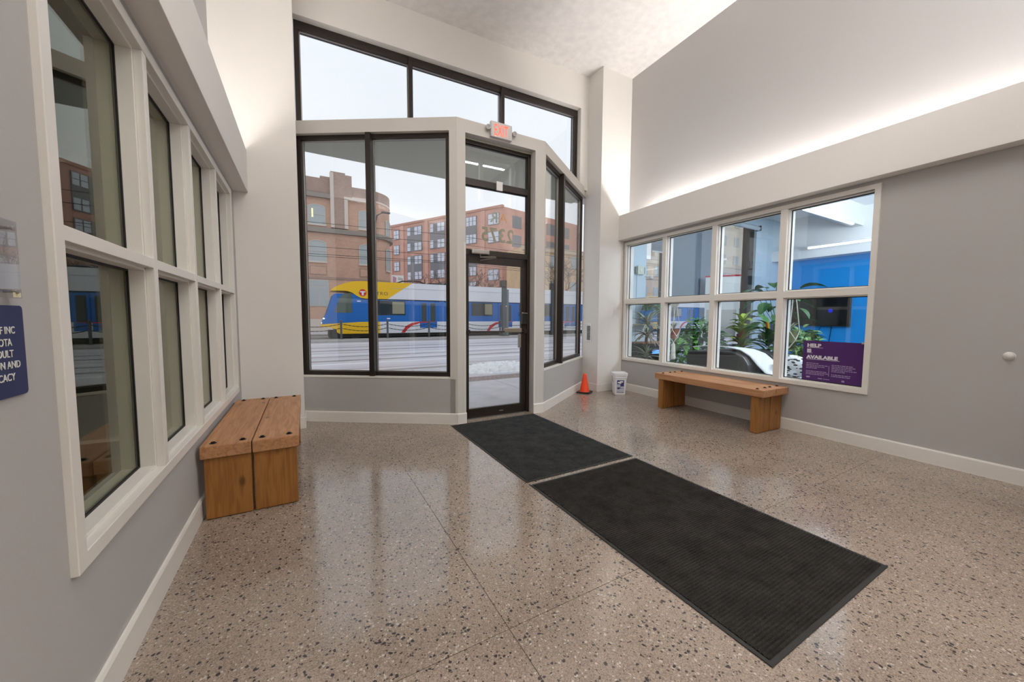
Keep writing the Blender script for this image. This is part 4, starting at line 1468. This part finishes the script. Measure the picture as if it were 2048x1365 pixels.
# bollards and chains
STEEL = mat('dark grey painted steel', (0.085, 0.095, 0.105, 1), 0.5)
b0 = thing('bollard', 'dark steel bollard in the chained row beside the tram', 'bollard', (0, 24.9, -0.06), 0, 'bollards along the trackway')
MB().lathe([(0.095, 0), (0.095, 0.03), (0.062, 0.05), (0.062, 1.08), (0.075, 1.09), (0.075, 1.13), (0.05, 1.17), (0.02, 1.19)], 10).build('post', STEEL, b0)
MB().lathe([(0.072, 0.98), (0.072, 1.0)], 10).build('collar', STEEL, b0)
b0.location.x = 1.92 - 2.75
bx = [1.92 + 2.75 * i for i in range(-1, 12)]
ORD = ['leftmost', 'second', 'third', 'fourth', 'fifth', 'sixth', 'seventh', 'eighth', 'ninth', 'tenth', 'eleventh', 'twelfth', 'thirteenth']
b0['label'] = 'leftmost dark steel bollard, out ahead of the tram nose'
for k, x in enumerate(bx[1:]):
    dup(b0, (x, 24.9, -0.06), None, '%s dark steel bollard from the left in the chained row beside the tram' % ORD[k + 1])


def chain_mb(L, sag):
    b = MB()
    n = 22
    for k in range(n):
        f0, f1 = k / n, (k + 1) / n
        z = lambda f: -sag * 4 * f * (1 - f)
        p0 = Vector((0.07 + L * f0, 0, z(f0)))
        p1 = Vector((0.07 + L * f1, 0, z(f1)))
        d = (p1 - p0) * 0.14 if 0 < k < n - 1 else (p1 - p0) * 0
        b.tube([p0 - d, p1 + d], 0.024 if k % 2 else 0.016, 5)
    return b


c0 = thing('chain', 'upper black chain from the leftmost bollard to the second', 'chain', (bx[0], 24.9, 0.86), 0, 'chains between the bollards')
chain_mb(2.61, 0.17).build('chain_links', BLACK, c0)['kind'] = 'stuff'
for k, x in enumerate(bx[:-1]):
    for z, w_ in ((0.86, 'upper'), (0.60, 'lower')):
        if not (k == 0 and w_ == 'upper'):
            dup(c0, (x, 24.9, z), None, '%s black chain from the %s bollard to the %s' % (w_, ORD[k], ORD[k + 1]))

# ------------------------------------------------------------------ light rail cars
T_BLUE = mat('tram blue paint', (0.0, 0.125, 0.47, 1), 0.3)
T_YEL = mat('tram yellow paint', (0.85, 0.50, 0.005, 1), 0.32)
T_WHT = mat('tram white paint', (0.74, 0.75, 0.80, 1), 0.32)
T_GLS = mat('tram dark glass', (0.03, 0.04, 0.045, 1), 0.06)
T_RED = mat('tram red stripe', (0.62, 0.015, 0.02, 1), 0.35)
T_UND = mat('tram black underframe', (0.02, 0.02, 0.02, 1), 0.6)
T_CREAM = mat('lit tram interior panel', (0.30, 0.28, 0.20, 1), 0.3)


def taper(x):
    return 0.62 * max(0.0, 1 - x / 1.9) ** 2


def band(xs, lo, hi, off, far=True, W=2.65):
    """loft a closed box section along x between lo(x) and hi(x); off = how proud of the body side"""
    b = MB()
    vs = []
    for x in xs:
        y0 = taper(x) - off
        y1 = (W - taper(x) + off) if far else (taper(x) + 0.05)
        vs += [(x, y0, lo(x)), (x, y1, lo(x)), (x, y1, hi(x)), (x, y0, hi(x))]
    n = len(xs)
    fs = [(0, 1, 2, 3), ((n - 1) * 4 + 3, (n - 1) * 4 + 2, (n - 1) * 4 + 1, (n - 1) * 4)]
    for i in range(n - 1):
        for k in range(4):
            a, c_ = i * 4 + k, i * 4 + (k + 1) % 4
            fs.append((a, c_, c_ + 4, a + 4))
    return b.add(vs, fs)


def rngx(a, b, n):
    return [a + (b - a) * i / n for i in range(n + 1)]


def interp(pts):
    def f(x):
        if x <= pts[0][0]:
            return pts[0][1]
        for (x0, y0), (x1, y1) in zip(pts, pts[1:]):
            if x <= x1:
                return y0 + (y1 - y0) * (x - x0) / (x1 - x0)
        return pts[-1][1]
    return f


def tram(label, loc):
    t = thing('tram_car', label, 'tram', loc, 0, 'light rail cars')
    LN = 28.4
    nose = rngx(0, 2.2, 22)
    # blue body with sloped nose
    top = interp([(0, 1.12), (0.12, 1.40), (0.30, 1.85), (0.62, 2.85), (0.8, 2.95), (30, 2.95)])
    bot = interp([(0, 0.95), (1.6, 1.0), (3, 1.05), (30, 1.05)])
    band(nose + [26.2] + [26.2 + q for q in ()] + [LN], bot, top, 0).build('body', T_BLUE, t)
    # skirts
    sk_t = interp([(0, 0.97), (1.2, 1.06), (2.4, 1.14), (30, 1.16)])
    sk_b = interp([(0, 0.80), (0.55, 0.76), (0.70, 0.66), (0.85, 0.42), (1.0, 0.36), (30, 0.36)])
    band([x - 0.06 for x in nose[:1]] + nose[1:] + [3.45], sk_b, sk_t, 0.02).build('yellow_skirt', T_YEL, t)
    band([3.45, LN], sk_b, sk_t, 0.02).build('white_skirt', T_WHT, t)
    # roof fairing: yellow cap with a scalloped lower edge, then white
    fb = interp([(0.55, 3.13), (1.45, 3.13), (1.75, 3.03), (2.05, 2.82), (2.3, 2.70), (2.6, 2.66), (30, 2.66)])
    ft = interp([(0.55, 3.18), (0.7, 3.32), (1.0, 3.48), (1.4, 3.64), (1.9, 3.76), (2.4, 3.80), (30, 3.80)])
    xs = rngx(0.55, 2.8, 26) + [3.75]
    band(xs, fb, ft, 0.03).build('yellow_fairing', T_YEL, t)
    dg = MB()
    y0, y1 = -0.03, 2.68
    dg.add([(3.75, y0, 2.66), (3.95, y0, 2.66), (5.65, y0, 3.80), (3.75, y0, 3.80), (3.75, y1, 2.66), (3.95, y1, 2.66), (5.65, y1, 3.80), (3.75, y1, 3.80)],
           [(0, 1, 2, 3), (4, 7, 6, 5), (0, 4, 5, 1), (1, 5, 6, 2), (2, 6, 7, 3), (3, 7, 4, 0)])
    dg.build('yellow_fairing', T_YEL, t)
    dg = MB()
    dg.add([(3.95, y0, 2.66), (LN, y0, 2.66), (LN, y0, 3.80), (5.65, y0, 3.80), (3.95, y1, 2.66), (LN, y1, 2.66), (LN, y1, 3.80), (5.65, y1, 3.80)],
           [(0, 1, 2, 3), (4, 7, 6, 5), (0, 4, 5, 1), (1, 5, 6, 2), (2, 6, 7, 3), (3, 7, 4, 0)])
    dg.build('white_fairing', T_WHT, t)
    MB().box(4.2, LN, -0.045, -0.03, 3.40, 3.42).build('fairing_seam', mat('grey seam', (0.45, 0.45, 0.5, 1), 0.5), t)
    # cab glass, windows, doors
    cx = rngx(0.74, 1.74, 14)
    cw = band(cx, interp([(0.74, 1.72), (1.74, 1.72)]), interp([(0.74, 1.80), (0.84, 2.2), (1.02, 2.68), (1.25, 2.92), (1.74, 3.02)]), 0.012, False)
    cw.build('cab_window', mat('tram cab glass', (0.10, 0.13, 0.11, 1), 0.1), t)
    ws = MB()
    sec = [(0.16, 1.48), (0.30, 1.85), (0.46, 2.35), (0.60, 2.80)]
    vs = []
    for x, z in sec:
        vs += [(x - 0.02, taper(x) + 0.12, z), (x - 0.02, 2.65 - taper(x) - 0.12, z)]
    n = len(sec)
    vs += [(x + 0.03, y, z) for x, y, z in vs]
    fs = []
    for i in range(n - 1):
        fs += [(2 * i, 2 * i + 1, 2 * i + 3, 2 * i + 2), (2 * n + 2 * i, 2 * n + 2 * i + 2, 2 * n + 2 * i + 3, 2 * n + 2 * i + 1)]
    ws.add(vs, fs)
    ws.build('windscreen', T_GLS, t)
    xw = 2.95
    for k, (a, c_, z0, z1, nm) in enumerate(((2.85, 5.15, 1.58, 2.55, 'window'), (6.15, 6.75, 0.70, 2.55, 'door'), (6.80, 7.40, 0.70, 2.55, 'door'), (8.1, 9.9, 1.58, 2.55, 'window'), (10.1, 11.9, 1.58, 2.55, 'window'),
                                             (12.4, 13.0, 0.70, 2.55, 'door'), (13.05, 13.65, 0.70, 2.55, 'door'), (14.3, 16.2, 1.58, 2.55, 'window'), (16.4, 18.2, 1.58, 2.55, 'window'), (18.9, 19.5, 0.70, 2.55, 'door'), (19.55, 20.15, 0.70, 2.55, 'door'), (21.0, 23.0, 1.58, 2.55, 'window'), (23.5, 25.6, 1.58, 2.55, 'window'))):
        if nm == 'window':
            f = MB().box(a, c_, -0.018, 0.02, z0, z1).build('window', T_GLS, t)
            MB().box(a + (c_ - a) * 0.62, c_ - 0.06, -0.022, -0.018, z0 + 0.1, z1 - 0.06).build('window_pane', T_CREAM, f)
        else:
            f = MB().box(a, c_, -0.028, 0.02, z0, z1).build('door', T_BLUE, t)
            MB().box(a + 0.12, c_ - 0.12, -0.034, -0.028, z0 + 0.45, z1 - 0.10).build('door_pane', T_GLS, f)
    MB().box(2.3, LN, -0.012, 0.0, 2.60, 2.66).build('gutter', T_UND, t)
    # red swoosh on the white skirt
    for x0 in (5.1, 11.6, 18.0):
        lo = [(x0, 0.38), (x0 + 0.15, 0.60), (x0 + 0.55, 0.88), (x0 + 1.1, 1.06), (x0 + 2.2, 1.12)]
        up = [(x0 + 2.2, 1.14), (x0 + 1.1, 1.14), (x0 + 0.5, 1.06), (x0 + 0.05, 0.82), (x0 - 0.25, 0.38)]
        pl = lo + up
        MB().prism(pl[::-1], -0.03, -0.021, 'y').build('red_swoosh', T_RED, t)
    # emblem and lettering
    em = MB().lathe([(0.23, 0), (0.23, 0.008)], 22, (2.40, -0.042, 3.04), axis='y').build('emblem', T_RED, t)
    MB().prism([(2.34, 2.87), (2.46, 2.87), (2.46, 3.06), (2.57, 3.06), (2.57, 3.14), (2.23, 3.14), (2.23, 3.06), (2.34, 3.06)], -0.048, -0.042, 'y').build('emblem_letter', T_WHT, em)
    text('METRO', 0.31, mat('dark livery lettering', (0.13, 0.10, 0.05, 1), 0.5), t, (2.74, -0.032, 2.92), (R(90), 0, 0), sx=1.15, bold=0.0, extrude=0.004, spacing=1.12)
    # lamps, underframe, bogies, roof gear
    for x, y, z in ((0.10, 0.45, 1.34), (0.02, 0.75, 1.06)):
        MB().ball((x, y, z), 0.06, 0.12, 0.05, 10, 6).build('headlamp', mat('lit headlamp', (0.9, 0.92, 1.0, 1), 0.2, emit=1.2), t)
    for x, z in ((2.05, 2.45), (3.9, 1.32)):
        MB().box(x, x + 0.22, -0.02, 0.0, z, z + 0.07).build('marker_lamp', mat('white marker lamp', (0.8, 0.82, 0.85, 1), 0.3), t)
    MB().box(1.2, LN - 1, 0.25, 2.4, 0.12, 0.40).build('underframe', T_UND, t)
    for x in (1.15, 9.2, 19.0, 26.5):
        bg_ = MB().box(x - 0.75, x + 1.1, 0.2, 2.45, 0.10, 0.55).build('bogie', T_UND, t)
        for q in (-0.3, 0.75):
            MB().lathe([(0.30, 0), (0.33, 0.02), (0.33, 0.11), (0.20, 0.13)], 16, (x + q, 0.18, 0.33), axis='y').build('wheel', T_UND, bg_)
    MB().box(7.0, 9.5, 0.5, 2.1, 3.80, 3.93).build('roof_unit', T_UND, t)
    MB().tube([(4.6, 0.9, 3.80), (5.2, 0.9, 4.0), (6.4, 0.9, 4.03), (7.0, 0.9, 3.80)], 0.05, 6).build('pantograph', T_UND, t)
    MB().lathe([(0.03, 0.0), (0.03, 0.006)], 8, (8.1, -0.037, 2.93), axis='y').build('roof_vent', T_UND, t)
    return t


tr = tram('front tram car with yellow nose, blue side and METRO lettering', (0.94, 26.0, -0.15))
dup(tr, (0.94 + 29.6, 26.0, -0.15), None, 'second tram car coupled behind the front one, seen through the lounge window')

# ------------------------------------------------------------------ steel columns on the trackway
for i, (x, lab) in enumerate(((12.95, 'dark steel mast with a signal box beside the tram, seen through the door'), (17.4, 'dark steel mast with a signal box seen through the right wing window'))):
    t = thing('steel_mast', lab, 'mast', (x, 24.3, -0.06))
    MB().prism([(-0.17, -0.12), (0.17, -0.12), (0.17, 0.12), (-0.17, 0.12)], 0, 3.6).build('shaft', STEEL, t, bevel=0.02)
    MB().box(0.02, 0.33, -0.10, 0.12, 0.0, 3.45).build('conduit_box', mat('grey steel box', (0.16, 0.18, 0.18, 1), 0.5), t)
    MB().box(-0.30, 0.12, -0.20, 0.20, 3.62, 4.1).build('signal_box', mat('brown signal box', (0.07, 0.06, 0.055, 1), 0.6), t, bevel=0.02)
    MB().box(-0.3, 0.3, -0.25, 0.25, 0, 0.05).build('base_plate', STEEL, t)
    MB().ball((0.1, -0.135, 2.2), 0.05, 0.02, 0.05, 8, 6).build('reflector', CHROME, t)

# overhead wires
for i, (y, z0, z1, lab) in enumerate(((27.3, 7.5, 7.9, 'highest of the overhead wires'), (27.3, 6.9, 7.2, 'second highest overhead wire'), (30.9, 6.6, 6.7, 'third overhead wire, farther across the tracks'), (27.3, 5.55, 5.6, 'lowest overhead wire, right above the tram'), (30.9, 5.9, 6.1, 'second lowest overhead wire, farther across the tracks'))):
    pts = [(-20 + 6 * k, y, z0 + (z1 - z0) * k / 20 - 0.25 * math.sin(PI * ((k % 5) / 5.0))) for k in range(21)]
    tag(MB().tube(pts, 0.016, 5).build('overhead_wire', BLACK), lab + ' crossing before the brick buildings', 'wire', 'overhead wires')

# small billboard behind the tram
t = thing('street_sign', 'small white advertising sign above the tram roof', 'sign', (6.55, 30.5, -0.12))
MB().box(-0.05, 0.05, -0.05, 0.05, 0, 4.1).build('post', STEEL, t)
MB().box(-0.47, 0.47, -0.10, -0.05, 4.05, 4.75).build('sign_board', WPLAST, t)
MB().add([(-0.4, -0.104, 4.15), (-0.15, -0.104, 4.12), (-0.1, -0.104, 4.55), (-0.38, -0.104, 4.68), (-0.4, -0.101, 4.15), (-0.15, -0.101, 4.12), (-0.1, -0.101, 4.55), (-0.38, -0.101, 4.68)], [(0, 1, 2, 3), (7, 6, 5, 4), (0, 4, 5, 1), (1, 5, 6, 2), (2, 6, 7, 3), (3, 7, 4, 0)]).build('sign_print', mat('pink sign print', (0.55, 0.25, 0.35, 1), 0.6), t)
MB().add([(0.0, -0.104, 4.4), (0.4, -0.104, 4.3), (0.42, -0.104, 4.5), (0.05, -0.104, 4.62), (0.0, -0.101, 4.4), (0.4, -0.101, 4.3), (0.42, -0.101, 4.5), (0.05, -0.101, 4.62)], [(0, 1, 2, 3), (7, 6, 5, 4), (0, 4, 5, 1), (1, 5, 6, 2), (2, 6, 7, 3), (3, 7, 4, 0)]).build('sign_print', mat('grey sign print', (0.5, 0.48, 0.45, 1), 0.6), t)

# street lamp bracket by the corner building
t = thing('street_lamp', 'grey street lamp with a bent arm before the curved brick corner', 'lamp', (5.35, 33.0, -0.12))
MB().tube([(0, 0, 0), (0, 0, 9.2), (0.15, 0, 9.9), (0.6, 0, 10.2)], [0.09, 0.06, 0.05, 0.04], 8).build('pole', STEEL, t)
MB().box(0.5, 1.2, -0.12, 0.12, 10.16, 10.28).build('lamp_head', STEEL, t, bevel=0.03)


# ------------------------------------------------------------------ buildings
def brickmat(name, c1, c2, mortar, scale=1.0):
    mm = bpy.data.materials.new(name)
    mm.use_nodes = True
    nt = mm.node_tree
    N, L = nt.nodes, nt.links
    b = N['Principled BSDF']
    tcn = N.new('ShaderNodeTexCoord')
    sx_ = N.new('ShaderNodeSeparateXYZ')
    L.new(tcn.outputs['Object'], sx_.inputs[0])
    ad = N.new('ShaderNodeMath')
    L.new(sx_.outputs[0], ad.inputs[0])
    L.new(sx_.outputs[1], ad.inputs[1])
    cb = N.new('ShaderNodeCombineXYZ')
    L.new(ad.outputs[0], cb.inputs[0])
    L.new(sx_.outputs[2], cb.inputs[1])
    br = N.new('ShaderNodeTexBrick')
    br.inputs['Scale'].default_value = scale
    br.inputs['Brick Width'].default_value = 0.22
    br.inputs['Row Height'].default_value = 0.075
    br.inputs['Mortar Size'].default_value = 0.008
    br.inputs['Color1'].default_value = c1
    br.inputs['Color2'].default_value = c2
    br.inputs['Mortar'].default_value = mortar
    L.new(cb.outputs[0], br.inputs['Vector'])
    n = N.new('ShaderNodeTexNoise')
    n.inputs['Scale'].default_value = 0.6
    n.inputs['Detail'].default_value = 5
    L.new(tcn.outputs['Object'], n.inputs['Vector'])
    mr = N.new('ShaderNodeMapRange')
    mr.inputs['To Min'].default_value = 0.75
    mr.inputs['To Max'].default_value = 1.25
    L.new(n.outputs['Fac'], mr.inputs['Value'])
    sc = N.new('ShaderNodeVectorMath')
    sc.operation = 'SCALE'
    L.new(br.outputs['Color'], sc.inputs[0])
    L.new(mr.outputs[0], sc.inputs['Scale'])
    L.new(sc.outputs[0], b.inputs['Base Color'])
    b.inputs['Roughness'].default_value = 0.85
    return mm


BR_TAN = brickmat('buff brown brick', (0.62, 0.36, 0.25, 1), (0.54, 0.30, 0.205, 1), (0.58, 0.44, 0.36, 1))
BR_DRK = brickmat('dark brown brick', (0.40, 0.26, 0.21, 1), (0.34, 0.215, 0.175, 1), (0.38, 0.3, 0.26, 1))
BR_RED = brickmat('red brick', (0.66, 0.34, 0.26, 1), (0.59, 0.295, 0.225, 1), (0.60, 0.42, 0.35, 1))
STONE = mat('pale limestone', (0.66, 0.57, 0.50, 1), 0.8)
CORN = mat('weathered cornice', (0.30, 0.255, 0.22, 1), 0.8)
BGLS = mat('grey building glass', (0.42, 0.46, 0.47, 1), 0.25)
BFRM = mat('pale window frame', (0.52, 0.50, 0.46, 1), 0.6)
WARMW = mat('lit ceiling lamp behind glass', (1.0, 0.75, 0.30, 1), 0.5, emit=1.3)

t = thing('corner_building', 'brown brick corner building with rounded end and arched windows across the street', 'building', (0, 38.0, -0.12))
RC = 2.7


def plan(off, x_left=-16.0, back=22.0):
    p = [(x_left, -off), (5.25, -off)]
    for k in range(1, 13):
        a = R(-90 + 90 * k / 12)
        p.append((5.25 + (RC + off) * math.cos(a), RC + (RC + off) * math.sin(a)))
    p += [(5.25 + RC + off, back), (x_left, back)]
    return p


MB().prism(plan(0), 0, 12.6).build('wall', BR_TAN, t)
MB().prism(plan(0.04), 12.6, 13.45).build('parapet', BR_DRK, t)
MB().box(-16, 2.4, -0.06, 0.4, 12.5, 13.8).build('parapet', BR_DRK, t)
MB().box(1.5, 2.4, -0.08, 0.4, 13.8, 14.0).build('parapet', BR_DRK, t)
MB().box(2.35, 3.55, -0.30, 0.5, 9.5, 14.5).build('pilaster', BR_DRK, t)
MB().box(3.55, 4.1, -0.28, 0.5, 12.2, 14.35).build('pilaster', BR_DRK, t)
MB().box(2.28, 2.58, -0.36, 0.0, 9.5, 14.4).build('stone_strip', STONE, t)
MB().box(3.42, 3.72, -0.36, 0.0, 9.5, 12.2).build('stone_strip', STONE, t)
MB().box(3.42, 5.3, -0.36, 0.0, 12.15, 12.38).build('stone_strip', STONE, t)
MB().box(-16, 2.32, -0.35, 0.0, 12.05, 12.45).build('cornice', CORN, t)
MB().prism(plan(0.30), 9.0, 9.42).build('cornice', CORN, t)
MB().prism(plan(0.06), 12.38, 12.55).build('string_course', STONE, t)
MB().prism(plan(0.06), 4.85, 5.05).build('string_course', BR_DRK, t)
MB().prism(plan(0.05), 0, 1.2).build('plinth', STONE, t)


def arched(wd, z0, z1, rise):
    pl = [(-wd / 2, z0), (wd / 2, z0)]
    for k in range(9):
        f = 1 - 2 * k / 8
        pl.append((f * wd / 2, z1 - rise + rise * math.sqrt(max(0, 1 - f * f * 0.9))))
    return pl


def bwindow(x, y, rz, wd, z0, z1, rise=0.3, lamp=False):
    f = empty('window', (x, y, 0), rz, t)
    po = arched(wd + 0.16, z0 - 0.08, z1 + 0.08, rise)
    pi_ = arched(wd, z0, z1, rise)
    MB().ring(po, pi_, -0.05, 0.02, 'y').build('window_frame', BFRM, f)
    MB().prism(pi_, -0.02, 0.02, 'y').build('window_pane', BGLS, f)
    MB().box(-wd / 2 - 0.12, wd / 2 + 0.12, -0.14, 0.02, z0 - 0.17, z0 - 0.05).build('window_sill', STONE, f)
    MB().box(-wd / 2, wd / 2, -0.05, 0.0, (z0 + z1) / 2 - 0.03, (z0 + z1) / 2 + 0.03).build('window_bar', BFRM, f)
    if lamp:
        MB().box(-wd / 2 + 0.22, -wd / 2 + 0.33, -0.05, -0.02, z0 + 0.15 + 0.4, z1 - 0.35).build('window_lamp', WARMW, f)


for x in (-8.4, -4.6, 1.17, 5.35):
    bwindow(x, 0, 0, 1.25, 9.75, 11.4, 0.3, x == 1.17)
    bwindow(x, 0, 0, 1.28, 6.45, 8.25, 0.35)
    MB().box(x - 0.7, x + 0.7, -0.05, 0.02, 5.2, 6.0).build('spandrel_panel', BR_DRK, t)
    MB().box(x - 0.62, x + 0.62, -0.06, 0.02, 5.28, 5.92).build('spandrel_panel', BR_TAN, t)
    f = MB().box(x - 0.82, x + 0.82, -0.06, 0.02, 2.35, 4.75).build('window', BFRM, t)
    MB().box(x - 0.74, x - 0.05, -0.075, -0.05, 2.42, 4.1).build('window_pane', BGLS, f)
    MB().box(x + 0.05, x + 0.74, -0.075, -0.05, 2.42, 4.1).build('window_pane', BGLS, f)
    MB().box(x - 0.74, x + 0.74, -0.075, -0.05, 4.2, 4.68).build('window_pane', BGLS, f)
a = R(-90 + 58)
bwindow(5.25 + RC * math.cos(a), RC + RC * math.sin(a), a + R(90), 0.95, 9.4, 11.0, 0.25)
bwindow(5.25 + RC * math.cos(a), RC + RC * math.sin(a), a + R(90), 0.95, 6.1, 8.2, 0.25)

# apartment block with its corner towards the street
AC = (28.9, 55.0)
u1 = Vector((-0.478, 0.878, 0))
aang = math.atan2(u1.y, u1.x)
t = thing('apartment_block', 'long red brick apartment block with dark window bays across the street', 'building', (AC[0], AC[1], -0.12), aang)
# local x runs along the long face away from the corner; its outside is local +y
MB().prism([(0, 0), (34, 0), (34, -16), (-10, -16), (-10.5, -14.2), (-4.5, -14.0 + 4), (-5.3, -13.0)][:4] if False else [(0, 0), (34, 0), (34, -22), (-6.1, -19.0)], 0, 19.7).build('wall', BR_RED, t)
MB().box(-0.15, 34, -0.3, 0.18, 19.55, 19.95).build('parapet_cap', mat('salmon cap', (0.52, 0.27, 0.20, 1), 0.8), t)
BAYM = mat('charcoal bay panel', (0.21, 0.21, 0.23, 1), 0.5)
PANE = mat('pale pane with painted reflection', (0.68, 0.72, 0.82, 1), 0.12)  # white-blue reflection painted into the pane colour
SALM = mat('salmon pilaster', (0.68, 0.40, 0.32, 1), 0.8)
for s in (4.0, 9.6, 17.3, 24.0, 27.4, 33.4):
    MB().box(s - 0.45, s + 0.45, 0.0, 0.16, 0, 19.5).build('pilaster', SALM, t)
for s0, s1 in ((18.5, 22.5), (12.6, 16.3), (5.3, 8.4), (28.3, 32.4)):
    for z0, z1 in ((14.2, 18.9), (8.6, 13.3), (3.0, 7.7)):
        bay = MB().box(s0, s1, -0.05, 0.14, z0, z1).build('window_bay', BAYM, t)
        n = 4
        wv = (s1 - s0) / n
        for k in range(n):
            if k == 2 and (s1 - s0) > 3.5:
                continue
            for za, zb_ in ((z0 + 0.12, z0 + 1.55), (z1 - 1.6, z1 - 0.12)):
                MB().box(s0 + wv * k + 0.09, s0 + wv * (k + 1) - 0.09, 0.12, 0.17, za, (za + zb_) / 2 - 0.04).build('window_pane', PANE, bay)
                MB().box(s0 + wv * k + 0.09, s0 + wv * (k + 1) - 0.09, 0.12, 0.17, (za + zb_) / 2 + 0.04, zb_).build('window_pane', PANE, bay)
for s0, s1 in ((24.9, 26.5), (0.6, 2.9), (10.2, 11.2)):
    for z0 in (16.9, 13.9, 10.6, 7.6, 4.4):
        if s0 == 10.2:
            MB().box(s0 + 0.2, s1, -0.05, 0.07, z0, z0 + 0.9).build('louvre', mat('brown louvre', (0.22, 0.12, 0.10, 1), 0.7), t)
            continue
        f = MB().box(s0, s1, -0.05, 0.08, z0, z0 + 1.9).build('window', BAYM, t)
        for k in (0, 1):
            mid = (s0 + s1) / 2
            a0, a1 = (s0 + 0.1, mid - 0.06) if k == 0 else (mid + 0.06, s1 - 0.1)
            MB().box(a0, a1, 0.06, 0.11, z0 + 0.1, z0 + 0.9).build('window_pane', PANE, f)
            MB().box(a0, a1, 0.06, 0.11, z0 + 1.0, z0 + 1.8).build('window_pane', PANE, f)
# short face towards the right
d2 = Vector((-6.1, -19.0, 0))
f_ang = math.atan2(d2.y, d2.x)
ed_ = empty('side_face', (0, 0, 0), f_ang, t)
for k, s in enumerate((2.2, 6.2, 10.4, 14.6)):
    for z0 in (16.6, 13.4, 10.2, 7.0):
        MB().box(s, s + 2.0, -0.08, 0.05, z0, z0 + 2.0).build('window', BAYM, ed_)

STUC = mat('tan facade', (0.70, 0.50, 0.31, 1), 0.85, noise=(0.8, 0.1))
TRM2 = mat('cream facade trim', (0.62, 0.50, 0.36, 1), 0.8)


def facade(label, x0, x1, y, h, m, floors, pitch, wd):
    t = thing('facade_building', label, 'building', (x0, y, -0.12))
    W = x1 - x0
    MB().box(0, W, 0, 5, 0, h).build('wall', m, t)
    MB().box(-0.2, W + 0.2, -0.35, 0.3, h - 0.5, h + 0.15).build('cornice', TRM2, t)
    n = int(W / pitch)
    for i in range(n):
        for k in range(floors):
            fh = h / floors
            x = (i + 0.5) * pitch
            f = MB().box(x - wd / 2, x + wd / 2, -0.1, 0.02, k * fh + fh * 0.28, k * fh + fh * 0.80).build('window', TRM2, t)
            MB().box(x - wd / 2 + 0.12, x - 0.06, -0.13, -0.09, k * fh + fh * 0.31, k * fh + fh * 0.77).build('window_pane', BGLS, f)
            MB().box(x + 0.06, x + wd / 2 - 0.12, -0.13, -0.09, k * fh + fh * 0.31, k * fh + fh * 0.77).build('window_pane', BGLS, f)
    return t


facade('tan two storey building with cornice right of the apartment block', 27.6, 58.0, 46.0, 11.6, STUC, 3, 3.8, 2.2)
facade('tall cream building seen through the lounge window', 60.0, 118.0, 46.0, 27.0, mat('cream facade', (0.66, 0.58, 0.48, 1), 0.85), 7, 4.5, 1.8)

# ------------------------------------------------------------------ bare trees
BARK = mat('grey brown bark', (0.11, 0.085, 0.075, 1), 0.9)


def tree(label, loc, h, seed, spread=0.55, depth=5):
    rr = random.Random(seed)
    t = thing('bare_tree', label, 'tree', loc, rr.uniform(0, 6), 'bare street trees')
    tk, br = MB(), MB()
    tk.tube([(0, 0, 0), (0.05, 0, h * 0.2), (0.0, 0.05, h * 0.4)], [h * 0.018, h * 0.014, h * 0.011], 7)

    def grow(p, d, L, r, k):
        q = p + d * L
        mid = p + d * L * 0.5 + Vector((rr.uniform(-1, 1), rr.uniform(-1, 1), rr.uniform(-.3, .6))) * L * 0.08
        br.tube([p, mid, q], [r, r * 0.8, r * 0.6], 4)
        if k == 0:
            return
        for j in range(rr.choice((2, 3))):
            nd = (d + Vector((rr.gauss(0, spread), rr.gauss(0, spread), rr.gauss(0.15, spread * 0.6)))).normalized()
            grow(q if j else mid, nd, L * rr.uniform(0.6, 0.82), max(r * 0.62, 0.012), k - 1)
    for j in range(4):
        d = Vector((rr.gauss(0, .5), rr.gauss(0, .5), 1)).normalized()
        grow(Vector((0, 0, h * (0.3 + 0.03 * j))), d, h * 0.24, h * 0.009, depth - 1)
    tk.build('trunk', BARK, t)
    br.build('branches', BARK, t)
    return t


tree('bare tree behind the tram, left one of the pair before the apartment block', (10.2, 37.0, -0.12), 6.0, 4)
tree('bare tree behind the tram, right one of the pair before the apartment block', (12.9, 37.5, -0.12), 6.2, 9)
tree('bare tree behind the tram, seen at the left edge of the glass door', (15.6, 36.5, -0.12), 7.0, 15, 0.6, 6)
tree('bare tree with spreading branches seen through the right wing window', (24.8, 32.5, -0.12), 8.2, 22, 0.6, 6)
